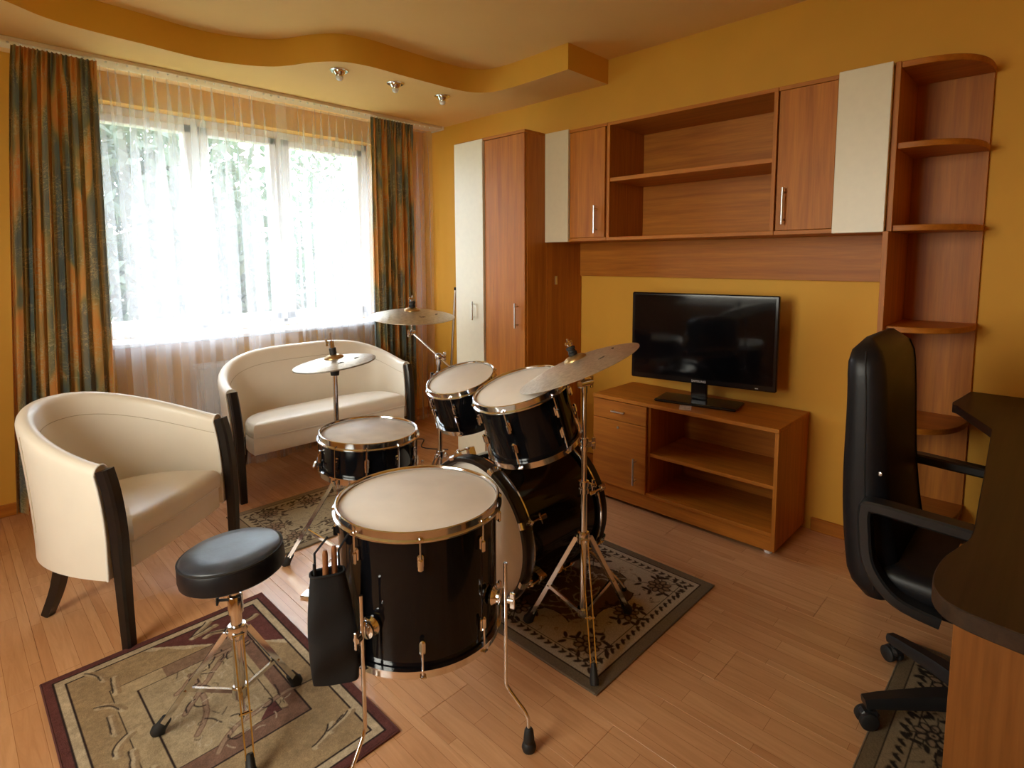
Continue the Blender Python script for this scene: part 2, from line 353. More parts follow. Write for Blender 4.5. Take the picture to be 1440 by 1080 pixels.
sf = MB().prism(poly, SOF, CEIL).build('ceiling_soffit', M['wall'], kind='structure', sharp=30)
sf.data.materials.append(M['ceil'])
for pl in sf.data.polygons:
    if pl.normal.z < -.9: pl.material_index = 1
bb = MB().box(XL, 0, WY-.016, WY, 0, .07, .004).build('baseboard_back', M['wood_x'], kind='structure')
MB().box(-.016, 0, YF, -3.63, 0, .07, .004).box(-.016, 0, -3.33, -3.02, 0, .07, .004).box(-.016, 0, -1.94, -1.53, 0, .07, .004).build('baseboard_right', M['wood_y'], kind='structure')
# window: frame, three sashes each with its pane
win = MB()
y0, y1 = .33, .40
FR = .05
win.box(WX0, WX1, y0, y1, WZ1-FR, WZ1, .004).box(WX0, WX1, y0, y1, WZ0+.03, WZ0+.03+FR, .004).box(WX0, WX0+FR, y0, y1, WZ0+.03, WZ1, .004).box(WX1-FR, WX1, y0, y1, WZ0+.03, WZ1, .004)
for xm in (-1.80, -1.24): win.box(xm-.022, xm+.022, y0, y1, WZ0+.05, WZ1-.03, .003)
wo = win.build('window_1', M['white_plastic'], kind='structure')
for xa, xb in ((WX0+FR, -1.822), (-1.778, -1.262), (-1.218, WX1-FR)):
    za, zb, s_ = WZ0+.03+FR, WZ1-FR, .055
    sb = MB().box(xa, xb, y0-.02, y1-.015, zb-s_, zb, .006).box(xa, xb, y0-.02, y1-.015, za, za+s_, .006).box(xa, xa+s_, y0-.02, y1-.015, za, zb, .006).box(xb-s_, xb, y0-.02, y1-.015, za, zb, .006)
    so = sb.build('sash', M['white_plastic'], wo)
    MB().box(xa+s_, xb-s_, y0+.012, y0+.018, za+s_, zb-s_, 0).build('pane', M['glass'], so, smooth=False)
MB().box(-1.775, -1.76, .285, .31, 1.5, 1.515, .002).box(-1.772, -1.763, .27, .285, 1.40, 1.515, .003).build('window_handle', M['white_plastic'], wo)
MB().box(WX0-.05, WX1+.05, .07, .33, WZ0, WZ0+.03, .008).build('window_sill', M['white_plastic'], wo)
# ------------------------------------------------------------------ outside
MB().box(-40, 40, -40, 60, -3.2, -3.0, 0).build('lawn', M['grass'], kind='structure', smooth=False)
def tree(label, x, y, h, rx, rz, nleaf, leafmat, seed, zc):
    g = np.random.default_rng(seed); t = thing('tree', label, 'tree', (x, y, -3.0), 0)
    tb = MB().tube([(x, y, -3.0), (x+.1, y, -1.5), (x-.05, y+.1, .0), (x+.1, y, zc+rz*.5)], .16, 10, [1, .85, .65, .3])
    for k in range(7):
        a = g.uniform(0, 6.28); z0 = zc-rz*.5+k*.25
        tb.tube([(x, y, z0), (x+math.cos(a)*rx*.4, y+math.sin(a)*rx*.4, z0+.4), (x+math.cos(a)*rx*.8, y+math.sin(a)*rx*.8, z0+.6)], .05, 6, [1, .7, .25])
    tb.build('trunk', M['trunk'], t)
    nc = 40; cl = g.normal(size=(nc, 3)); cl /= np.linalg.norm(cl, axis=1)[:, None]; cl *= (g.uniform(.25, 1, (nc, 1)))**.6*np.array([rx, rx, rz])
    vs = []; fs = []
    for i in range(nleaf):
        c = cl[g.integers(nc)]+g.normal(size=3)*.23*np.array([rx, rx, rz])*.75+np.array([x, y, zc])
        d = g.normal(size=3); d[2] -= .6; d /= np.linalg.norm(d); e = np.cross(d, g.normal(size=3)); e /= np.linalg.norm(e); L = g.uniform(.06, .12); b = len(vs)
        vs += [tuple(c-d*L), tuple(c+e*L*.45), tuple(c+d*L), tuple(c-e*L*.45)]; fs.append((b, b+1, b+2, b+3))
    MB().add(vs, fs).build('foliage', leafmat, t, smooth=False, kind='stuff')
tree('dense leafy green tree outside the sash beside the long printed drape', -1.2, 4.2, 6, 1.75, 2.4, 12000, M['leaf'], 1, .9)
tree('taller pale green tree outside the middle of the window', 2.1, 6.8, 6, 1.7, 2.6, 6500, M['leaf2'], 2, .6)
tree('sparse pale tree outside the sash beside the sofa end', 5.6, 8.6, 6, 2.2, 2.4, 5200, M['leaf2'], 3, 1.0)

# ------------------------------------------------------------------ curtains
rail = thing('curtain_rail', 'long cream curtain rail fixed under the dropped ceiling above the window', 'curtain rail', (-1.5, -.05, SOF))
MB().box(-3.6, -.03, -.085, .06, SOF-.022, SOF-.001, .003).build('track', M['cream_plastic'], rail)
MB().box(-.03, -.018, -.095, .07, SOF-.03, SOF-.001, .003).build('end_cap', M['cream_plastic'], rail)
glb = MB()
for k in range(60): glb.box(-3.1+k*.05, -3.09+k*.05, -.066, -.060, SOF-.030, SOF-.020, .001)
glb.build('glider', M['white_plastic'], rail, kind='stuff')
def cloth(name, label, cat, mat, x0t, x1t, x0b, x1b, y, z0, z1, nf, amp, over, seed, group=None, nu=360, nv=26, gather=0):
    g = np.random.default_rng(seed); ph = g.uniform(0, 6.28, 4); f2 = g.uniform(.55, 1.4, 3)
    uvs = []
    fj = np.cumsum(g.uniform(.7, 1.3, nf+2)); fj = (fj-fj[0])/(fj[-2]-fj[0])
    knots = np.linspace(0, 1, nf+1)
    def fn(u, v):
        z = z1+(z0-z1)*v; s = np.interp(u, fj[:nf+1], knots)*nf*2*math.pi
        open_ = .35+.65*min(1, v*3)
        a = amp*open_*(1+.35*math.sin(s*.37*f2[0]+ph[0])+.2*math.sin(2.1*v+ph[1]))
        xt = x0t+(x1t-x0t)*u; xb = x0b+(x1b-x0b)*u; w = v**.8; xx = xt+(xb-xt)*w
        xx += over*open_*math.sin(2*s+ph[2]*0+.6*math.sin(v*2+ph[3]))*(abs(x1t-x0t)/nf)*min(1, 6*u, 6*(1-u))
        yy = y+a*math.sin(s)+.25*a*math.sin(s*2.3+ph[2]+v*1.5)
        if v < .05: yy = y+.012*math.sin(s*2)+(yy-y)*v/.05*.7
        return (xx, yy, z)
    mb = MB().grid(fn, nu, nv); o = mb.build(name, mat, sharp=180, origin=((x0t+x1t)/2, y, z0))
    uvl = o.data.uv_layers.new(name='UVMap'); li = np.zeros(len(o.data.loops), int); o.data.loops.foreach_get('vertex_index', li)
    U = (li//nv)/(nu-1)*abs(x1t-x0t)*1.7+seed*.37; V = (li % nv)/(nv-1)*(z1-z0)
    uvl.data.foreach_set('uv', np.stack([U, V], 1).astype(np.float32).ravel())
    o['label'] = label; o['category'] = cat
    if group: o['group'] = group
    return o
ZT = SOF-.032
cloth('drape', 'wide orange and teal printed drape hanging behind the cream armchair', 'curtain', M['drape'], -2.735, -2.385, -2.875, -2.42, -.065, .09, ZT, 9, .032, .22, 3, 'printed drapes')
cloth('drape', 'orange and teal printed drape hanging behind the end of the white sofa', 'curtain', M['drape'], -.70, -.315, -.71, -.35, -.065, .07, ZT, 8, .030, .22, 5, 'printed drapes')
cloth('sheer_curtain', 'white sheer voile curtain over the sash beside the wide drape', 'curtain', M['sheer'], -2.52, -1.32, -2.50, -1.28, .008, .02, ZT, 9, .026, .42, 8, 'white sheer curtains', 560)
cloth('sheer_curtain', 'white sheer voile curtain reaching the corner beside the wardrobe', 'curtain', M['sheer'], -1.375, -.035, -1.34, -.05, .048, .02, ZT, 10, .017, .42, 11, 'white sheer curtains', 560)
# radiator
rad = thing('radiator', 'white panel radiator under the window behind the sofa', 'radiator', (-1.4, .15, 0))
MB().box(-1.93, -.75, .145, .175, .16, .72, .008).build('back_panel', M['white_plastic'], rad)
MB().box(-1.93, -.75, .09, .105, .16, .70, .008).build('front_panel', M['white_plastic'], rad)
for k in range(40): MB().box(-1.91+k*.0296, -1.905+k*.0296, .103, .147, .18, .70, .001).build('fin', M['white_plastic'], rad)
MB().box(-1.94, -.74, .085, .18, .70, .725, .004).build('top_grille', M['white_plastic'], rad)
for xx in (-1.75, -.98): MB().box(xx, xx+.03, .17, .2195, .3, .34, .002).build('wall_bracket', M['white_plastic'], rad)
for xx in (-1.90, -.78): MB().tube([(xx, .16, .17), (xx, .16, .0005)], .008).build('pipe', M['white_plastic'], rad)

# ------------------------------------------------------------------ recessed spots
def spot(x, y, label):
    t = thing('ceiling_spotlight', label, 'spotlight', (x, y, SOF-.03), group='ceiling spotlights'); T = Matrix.Translation((x, y, SOF))
    MB().lathe([(.034, -.001), (.053, -.001), (.054, -.004), (.049, -.008), (.037, -.007), (.034, -.004)], T, 32, True).build('ring', M['chrome'], t)
    MB().lathe([(.036, -.002), (.036, -.008), (.032, -.018), (.026, -.026), (.022, -.034), (.022, -.038), (.016, -.038), (.018, -.026), (.024, -.016), (.028, -.004)], T, 24, True).build('housing', M['chrome'], t)
    MB().ball((x, y, SOF-.042), .021, 16, (1, 1, .9)).build('bulb', M['bulb'], t)
spot(-1.34, -.764, 'small chrome ceiling spotlight where the dropped ceiling starts to widen')
spot(-.97, -.79, 'small chrome ceiling spotlight between two others in the dropped ceiling')
spot(-.585, -.778, 'small chrome ceiling spotlight closest to the wardrobe corner')

# ------------------------------------------------------------------ wall unit
def handle(name, x, y, za, zb, parent, mat='steel', out=.03):
    MB().tube([(x-out, y, za), (x-out, y, zb)], .0055, 10).tube([(x, y, za+.02), (x-out, y, za+.02)], .004, 8).tube([(x, y, zb-.02), (x-out, y, zb-.02)], .004, 8).build(name, M[mat], parent)
XW = -.566; YS = -1.523; YD = -1.165; YC = -.895; HT = 2.155
w = thing('wardrobe', 'tall cherry wardrobe with one cream door in the corner by the curtains', 'wardrobe', (XW/2, -1.2, 0))
b = MB().box(XW+.02, -.003, YS, YS+.018, .06, HT, .001)
b.build('side_panel', M['wood_z'], w)
MB().box(XW+.02, -.003, YC+.01-.018, YC+.01, .06, HT, .001).build('side_panel', M['wood_z'], w)
MB().box(XW-.002, -.003, YS, YC+.01, HT, HT+.018, .001).build('top_panel', M['wood_y'], w)
MB().box(XW+.02, -.003, YS+.02, YC-.01, .08, .10, .001).build('bottom_panel', M['wood_y'], w)
MB().box(-.012, -.003, YS+.018, YC-.01, .10, HT, 0).build('back_panel', M['wood_z'], w)
MB().box(XW+.04, XW+.058, YS+.018, YC-.008, 0, .08, .001).build('plinth', M['wood_y'], w)
for yy in (YS, YC-.008): MB().box(XW+.03, -.003, yy, yy+.018, 0, .06, .001).build('plinth_side', M['wood_x'], w)
d = MB().box(XW-.0, XW+.018, YS+.003, YD-.003, .085, HT-.003, .0015).build('door', M['wood_z'], w); handle('handle', XW, -1.462, .975, 1.13, d)
d = MB().box(XW-.012, XW+.018, YD+.003, YC+.012, .04, HT+.012, .002).build('door', M['cream_lac'], w, label='cream lacquered door'); handle('handle', XW-.012, -1.075, 1.0, 1.125, d, 'chrome', .022)
MB().box(-.362, -.356, YS-.0012, YS, .07, HT-.01, 0).build('panel_joint', M['wood_y'], w)
MB().box(-.285, -.262, YS-.004, YS, 1.238, 1.293, .001).build('cover_cap', M['steel'], w)

XU = -.373; ZB, ZTP = 1.507, 2.165
def carcass(t, ya, yb, divider=None):  # ya > yb
    MB().box(XU+.02, -.003, ya-.018, ya, ZB+.018, ZTP-.018, .001).build('side_panel', M['wood_z'], t); MB().box(XU+.02, -.003, yb, yb+.018, ZB+.018, ZTP-.018, .001).build('side_panel', M['wood_z'], t)
    MB().box(XU, -.003, yb, ya, ZTP-.018, ZTP, .001).build('top_panel', M['wood_y'], t); MB().box(XU, -.003, yb, ya, ZB, ZB+.018, .001).build('bottom_panel', M['wood_y'], t)
    MB().box(-.012, -.003, yb+.018, ya-.018, ZB+.018, ZTP-.018, 0).build('back_panel', M['wood_y'], t)
ya, yb = YS-.002, -1.977
t = thing('wall_cabinet', 'short wall cabinet with cream strip and cherry door next to the wardrobe', 'cabinet', (XU/2, (ya+yb)/2, ZB)); carcass(t, ya, yb)
MB().box(XU-.013, XU+.018, -1.708, ya, ZB-.002, ZTP+.004, .002).build('door', M['cream_lac'], t, label='narrow cream lacquered front')
d = MB().box(XU, XU+.018, yb+.012, -1.712, ZB+.02, ZTP-.02, .0015).build('door', M['wood_z'], t); handle('handle', XU, -1.912, 1.55, 1.708, d)
ya, yb = -1.979, -2.903
t = thing('open_shelf', 'long open cherry wall shelf with one middle board above the television', 'shelf', (XU/2, (ya+yb)/2, ZB)); carcass(t, ya, yb)
MB().box(XU, XU+.02, ya-.018, ya, ZB+.018, ZTP-.018, .001).build('edge_strip', M['wood_z'], t); MB().box(XU, XU+.02, yb, yb+.018, ZB+.018, ZTP-.018, .001).build('edge_strip', M['wood_z'], t)
MB().box(XU+.004, -.012, yb+.018, ya-.018, 1.836, 1.858, .001).build('shelf_board', M['wood_y'], t)
ya, yb = -2.905, -3.340
t = thing('wall_cabinet', 'wall cabinet with cherry door and wide cream front beside the curved bookcase', 'cabinet', (XU/2, (ya+yb)/2, ZB)); carcass(t, ya, yb)
d = MB().box(XU, XU+.018, -3.145, ya-.006, ZB+.02, ZTP-.02, .0015).build('door', M['wood_z'], t); handle('handle', XU, -2.948, 1.553, 1.716, d)
MB().box(XU-.013, XU+.018, yb, -3.149, ZB-.002, ZTP+.006, .002).build('door', M['cream_lac'], t, label='wide cream lacquered front')
o = MB().box(-.022, -.002, -3.338, YS-.002, 1.289, ZB-.002, .001).build('wall_board', M['wood_y'], origin=(-.01, -2.4, 1.29)); o['label'] = 'long horizontal cherry board on the wall under the cabinets'; o['category'] = 'wall board'
# bookcase
YB = -3.342
t = thing('bookcase', 'tall open cherry corner bookcase with rounded shelves behind the office chair', 'bookcase', (-.19, -3.48, 0))
MB().box(-.36, -.003, YB-.02, YB, ZB, 2.172, .001).box(-.41, -.003, YB-.02, YB, .0, ZB-.001, .001).build('side_panel', M['wood_z'], t)
MB().box(-.017, -.003, -3.622, YB-.02, .02, 2.172, .001).build('back_panel', M['wood_z'], t)
def shelf_poly(ax, by=.262, n=14):
    P = [(-.018, YB-.021)]
    for k in range(n+1):
        a = math.pi/2*k/n; P.append((-.018-(ax-.018)*math.cos(a)**(2/2.7), YB-.021-(by-.0)*math.sin(a)**(2/2.7)))
    return P
for z, ax in ((2.148, .352), (1.835, .345), (1.508, .345), (1.098, .37), (.688, .38), (.298, .39), (.03, .40)):
    MB().prism(shelf_poly(ax), z, z+.024, .002).build('shelf_board', M['wood_y'], t)
# ------------------------------------------------------------------ tv stand
XS, SA, SB = -.44, -1.951, -2.992
t = thing('tv_stand', 'low cherry television stand with drawer, door and two open shelves', 'tv stand', (-.22, -2.47, 0))
MB().box(XS-.004, -.02, SB, SA, .602, .622, .002).build('top_panel', M['wood_y'], t)
for a in (SA-.002, SB+.02): MB().box(XS+.004, -.022, a-.018, a, .03, .602, .001).build('side_panel', M['wood_z'], t)
MB().box(XS+.02, -.034, -2.318, -2.302, .105, .602, .001).build('divider', M['wood_z'], t)
MB().box(-.034, -.022, SB+.02, SA-.02, .04, .602, 0).build('back_panel', M['wood_y'], t)
MB().box(XS+.004, -.034, SB+.02, SA-.02, .100, .118, .001).build('bottom_panel', M['wood_y'], t)
MB().box(XS+.012, -.034, SB+.02, -2.318, .326, .344, .001).build('shelf_board', M['wood_y'], t)
MB().box(XS+.016, XS+.034, SB+.02, SA-.02, .022, .100, .001).build('plinth', M['wood_y'], t)
d = MB().box(XS-.004, XS+.014, -2.304, SA-.004, .492, .598, .0015).build('drawer', M['wood_y'], t)
MB().tube([(XS-.026, -2.09, .545), (XS-.026, -2.175, .545)], .005).tube([(XS-.004, -2.10, .545), (XS-.026, -2.10, .545)], .0035, 8).tube([(XS-.004, -2.165, .545), (XS-.026, -2.165, .545)], .0035, 8).build('handle', M['steel'], d)
d = MB().box(XS-.004, XS+.014, -2.304, SA-.004, .108, .489, .0015).build('door', M['wood_y'], t); handle('handle', XS-.004, -2.245, .155, .305, d)
MB().lathe([(.0001, 0), (.007, 0), (.007, .003), (.0001, .003)], frame((XS-.004, -2.125, .452), (-1, 0, 0)), 14).build('keyhole', M['steel'], d)
for y in (SB+.045, SA-.045):
    for x in (XS+.05, -.07): MB().lathe([(.0001, 0), (.018, 0), (.02, .006), (.017, .0295), (.0001, .0295)], Matrix.Translation((x, y, .0005)), 16).build('foot', M['white_plastic'], t)
# television
ang = math.atan2(.13, .764)
tv = thing('television', 'flat black television on a rectangular foot on the cherry stand', 'television', (-.235, -2.5, .622), ang)
L = dict(local=True)
MB().box(-.012, .022, -.385, .385, .105, .592, .006).build('casing', M['tv'], tv, **L)
MB().box(-.0135, -.011, -.368, .368, .135, .578, .0005).build('screen', M['screen'], tv, **L)
MB().box(.02, .05, -.25, .25, .16, .50, .012).build('rear_housing', M['black_plastic'], tv, **L)
MB().box(.002, .034, -.040, .045, .015, .13, .006).build('neck', M['tv'], tv, **L)
MB().box(-.10, .09, -.215, .215, .0005, .016, .006).build('base', M['tv'], tv, **L)
MB().box(-.0142, -.0122, -.30, -.285, .116, .119, 0).build('indicator_print', M['print_white'], tv, **L)
fc = bpy.data.curves.new('logo', 'FONT'); fc.body = 'SAMSUNG'; fc.size = .017; fc.align_x = 'CENTER'; fc.align_y = 'CENTER'; fc.extrude = .0004
fo = bpy.data.objects.new('logo_tmp', fc); COL.objects.link(fo); bpy.context.view_layer.update()
me = bpy.data.meshes.new_from_object(fo.evaluated_get(bpy.context.evaluated_depsgraph_get())); bpy.data.objects.remove(fo)
me.transform(Matrix(((0, 0, -1, -.0130), (-1, 0, 0, 0), (0, 1, 0, .1195), (0, 0, 0, 1)))); me.materials.clear(); me.materials.append(M['print_white'])
lo = bpy.data.objects.new('logo_print', me); COL.objects.link(lo); lo.parent = tv
o = MB().box(-.045, .045, -.03, .03, 0, .0015, .0005, rotz(R(25))).build('leaflet', M['paper'], smooth=False); o.location = (-.385, -2.50, .6225); o['label'] = 'small glossy card lying in front of the television foot'; o['category'] = 'card'

# ------------------------------------------------------------------ rugs (pattern drawn as colours of the weave)
class Pat:
    def __init__(s, w, h, res, base, seed=0):
        s.nx, s.ny = int(w/res)+1, int(h/res)+1; s.w, s.h = w, h
        s.X, s.Y = np.meshgrid(np.linspace(0, w, s.nx), np.linspace(0, h, s.ny), indexing='ij')
        s.C = np.ones((s.nx, s.ny, 3))*np.array(base); s.D = np.minimum(np.minimum(s.X, w-s.X), np.minimum(s.Y, h-s.Y)); s.g = np.random.default_rng(seed)
    def put(s, m, c, a=1.0):
        m = (m*a)[..., None]; s.C = s.C*(1-m)+np.array(c)*m
    def band(s, d0, d1, c): s.put(((s.D >= d0) & (s.D < d1)).astype(float), c)
    def seg(s, p, q):
        p = np.array(p); q = np.array(q); d = q-p; L = d@d+1e-9
        t = np.clip(((s.X-p[0])*d[0]+(s.Y-p[1])*d[1])/L, 0, 1); return np.hypot(s.X-p[0]-t*d[0], s.Y-p[1]-t*d[1])
    def stroke(s, pts, wd, c, a=1.0):
        P = np.array(pts); m = wd*2+.004
        i0, i1 = np.clip(((P[:, 0].min()-m)/s.w*(s.nx-1)), 0, s.nx-1), np.clip(((P[:, 0].max()+m)/s.w*(s.nx-1))+2, 0, s.nx)
        j0, j1 = np.clip(((P[:, 1].min()-m)/s.h*(s.ny-1)), 0, s.ny-1), np.clip(((P[:, 1].max()+m)/s.h*(s.ny-1))+2, 0, s.ny)
        sl = (slice(int(i0), int(i1)), slice(int(j0), int(j1)))
        X, Y = s.X[sl], s.Y[sl]
        if X.size == 0: return
        dist = np.full(X.shape, 9.)
        for p, q in zip(P[:-1], P[1:]):
            d = q-p; L = d@d+1e-9; t = np.clip(((X-p[0])*d[0]+(Y-p[1])*d[1])/L, 0, 1); dist = np.minimum(dist, np.hypot(X-p[0]-t*d[0], Y-p[1]-t*d[1]))
        m_ = (np.clip((wd-dist)/.0025+.5, 0, 1)*a)[..., None]; s.C[sl] = s.C[sl]*(1-m_)+np.array(c)*m_
    def blob(s, x, y, rx, ry, an, c, a=1.0):
        m = max(rx, ry)+.006
        i0, i1 = int(np.clip((x-m)/s.w*(s.nx-1), 0, s.nx-1)), int(np.clip((x+m)/s.w*(s.nx-1)+2, 0, s.nx)); j0, j1 = int(np.clip((y-m)/s.h*(s.ny-1), 0, s.ny-1)), int(np.clip((y+m)/s.h*(s.ny-1)+2, 0, s.ny))
        sl = (slice(i0, i1), slice(j0, j1)); X, Y = s.X[sl]-x, s.Y[sl]-y
        if X.size == 0: return
        u = X*math.cos(an)+Y*math.sin(an); v = -X*math.sin(an)+Y*math.cos(an); q = np.hypot(u/rx, v/ry)
        m_ = (np.clip((1-q)*min(rx, ry)/.0025+.5, 0, 1)*a)[..., None]; s.C[sl] = s.C[sl]*(1-m_)+np.array(c)*m_
    def wig(s, p, an, L, curl=1.0, n=7):
        pts = [np.array(p)]; k = s.g.normal()*curl
        for i in range(n): an += k/n+s.g.normal()*.15; pts.append(pts[-1]+np.array([math.cos(an), math.sin(an)])*L/n)
        return pts
    def flower(s, x, y, r, cols, leaf, nl=7):
        for k in range(nl):
            a = 6.283*k/nl+s.g.normal()*.25; R_ = r*s.g.uniform(1.2, 1.9)
            s.stroke([(x+math.cos(a)*r*.6, y+math.sin(a)*r*.6), (x+math.cos(a+.2)*R_, y+math.sin(a+.2)*R_)], .0022, leaf)
            for e in (-1, 1): s.blob(x+math.cos(a+.2+e*.22)*R_, y+math.sin(a+.2+e*.22)*R_, r*.36, r*.15, a+e*.9, leaf)
        for k in range(8): a = 6.283*k/8; s.blob(x+math.cos(a)*r*.62, y+math.sin(a)*r*.62, r*.42, r*.3, a, cols[0]); s.blob(x+math.cos(a)*r*.66, y+math.sin(a)*r*.66, r*.27, r*.17, a, cols[1])
        s.blob(x, y, r*.38, r*.38, 0, cols[0]); s.blob(x, y, r*.24, r*.24, 0, cols[1]); s.blob(x, y, r*.1, r*.1, 0, cols[0])
    def speckle(s, k): s.C *= 1+k*(s.g.random((s.nx, s.ny, 1))-.5)
def rug(P, x0, y0, z, label, bind):
    th = .008; xs = P.X.ravel(); ys = P.Y.ravel(); n = P.nx*P.ny
    zz = np.full(n, th)
    co = np.stack([xs-P.w/2, ys-P.h/2, zz], 1); idx = np.arange(n).reshape(P.nx, P.ny)
    f = np.stack([idx[:-1, :-1], idx[1:, :-1], idx[1:, 1:], idx[:-1, 1:]], -1).reshape(-1, 4)
    me = bpy.data.meshes.new('rug_pile'); me.vertices.add(n); me.vertices.foreach_set('co', co.astype(np.float32).ravel())
    me.loops.add(len(f)*4); me.loops.foreach_set('vertex_index', f.astype(np.int32).ravel()); me.polygons.add(len(f))
    me.polygons.foreach_set('loop_start', np.arange(0, len(f)*4, 4, dtype=np.int32)); me.update(calc_edges=True); me.validate()
    at = me.color_attributes.new('Col', 'FLOAT_COLOR', 'POINT'); at.data.foreach_set('color', np.concatenate([np.clip(P.C, 0, 1).reshape(-1, 3), np.ones((n, 1))], 1).astype(np.float32).ravel())
    me.materials.append(M['rug'])
    r = thing('rug', label, 'rug', (x0+P.w/2, y0+P.h/2, z)); o = bpy.data.objects.new('pile', me); COL.objects.link(o); o.parent = r
    MB().box(-P.w/2, P.w/2, -P.h/2, P.h/2, .0003, th-.0008, 0).build('backing', bind, r, local=True, smooth=False)
    e = .006; w2, h2 = P.w/2, P.h/2
    MB().box(-w2-e, w2+e, -h2-e, -h2, .0003, th, .002).box(-w2-e, w2+e, h2, h2+e, .0003, th, .002).box(-w2-e, -w2, -h2, h2, .0003, th, .002).box(w2, w2+e, -h2, h2, .0003, th, .002).build('edge_binding', bind, r, local=True)
    return r
# rug under the throne
BEI, CRM, BUR, DRK, TAN = (.36, .255, .14), (.52, .42, .28), (.135, .048, .042), (.035, .022, .02), (.27, .18, .095)
P = Pat(.715, 1.0, .003, BEI, 4)
P.band(0, .024, BUR); P.band(.024, .028, DRK); P.band(.028, .054, CRM); P.band(.054, .058, DRK)
X, Y = P.X, P.Y
cor = (Y > .94-(X-.304)*.84) & (P.D > .058); P.put(cor.astype(float), BUR)
edge = (Y+.008*np.sin(X*70) > .92-(X-.304)*.84) & ~cor & (P.D > .058); P.put(edge.astype(float), CRM)
D2 = np.minimum(np.minimum(X-.153, .57-X), np.minimum(Y-.262, .80-Y))
P.put(((D2 > -.004) & (D2 <= 0)).astype(float), DRK); P.put(((D2 > 0) & (D2 < .06)).astype(float), (.42, .32, .19)); P.put(((D2 > .06) & (D2 < .064)).astype(float), DRK); P.put((D2 >= .064).astype(float), (.40, .31, .19))
P.put(((D2 > 0) & (D2 < .06) & ((Y < .325) | (X > .53))).astype(float), BUR, .75); P.put(((D2 > .064) & (np.abs(X-.505)+np.abs(Y-.33) < .06)).astype(float), BUR)
P.put(((D2 > 0) & (D2 < .06) & (Y > .74) & (X > .3)).astype(float), BUR, .6)
for k in range(9):
    for side in (0, 1):
        px_ = .10+P.g.uniform(0, .06) if side == 0 else P.g.uniform(.1, .6); py_ = .12+k*.095 if side == 0 else (.85+P.g.uniform(-.02, .06) if k % 2 else .11+P.g.uniform(0, .06))
        a = (1.4 if side == 0 else .25)+P.g.normal()*.25; s_ = P.wig((px_, py_), a, .085, .5)
        P.stroke([q+np.array([.008, -.008]) for q in s_], .011, CRM, .8); P.stroke([q+np.array([.016, -.012]) for q in s_], .006, TAN, .8); P.stroke(s_, .0026, DRK)
for k in range(4):
    s_ = P.wig((.27+P.g.uniform(0, .05), .30+k*.11), .9+P.g.normal()*.2, .30, .9, 10); P.stroke(s_, .009, (.16, .09, .06)); P.stroke(s_, .006, (.33, .22, .15))
    for q in s_[2::2]: P.stroke(P.wig(q, P.g.uniform(0, 6), .06, 2), .0025, DRK)
for k in range(60): P.stroke(P.wig((P.g.uniform(.27, .54), P.g.uniform(.3, .74)), P.g.uniform(0, 6.3), .03, 2, 4), .0016, (.55, .46, .33) if k % 3 else DRK, .8)
for sc_n, am in ((.05, .10), (.02, .12), (.008, .14)):
    k_ = P.g.random((int(.72/sc_n)+3, int(1.0/sc_n)+3)); ix = np.clip(P.X/sc_n, 0, k_.shape[0]-2); iy = np.clip(P.Y/sc_n, 0, k_.shape[1]-2); i0 = ix.astype(int); j0 = iy.astype(int); fx = ix-i0; fy_ = iy-j0
    P.C *= (1+am*2*((k_[i0, j0]*(1-fx)+k_[i0+1, j0]*fx)*(1-fy_)+(k_[i0, j0+1]*(1-fx)+k_[i0+1, j0+1]*fx)*fy_-.5))[..., None]
P.speckle(.22)
rug(P, -2.938, -2.545, 0, 'cream and burgundy rug with nested frames under the drum stool', M['bind_dark'])
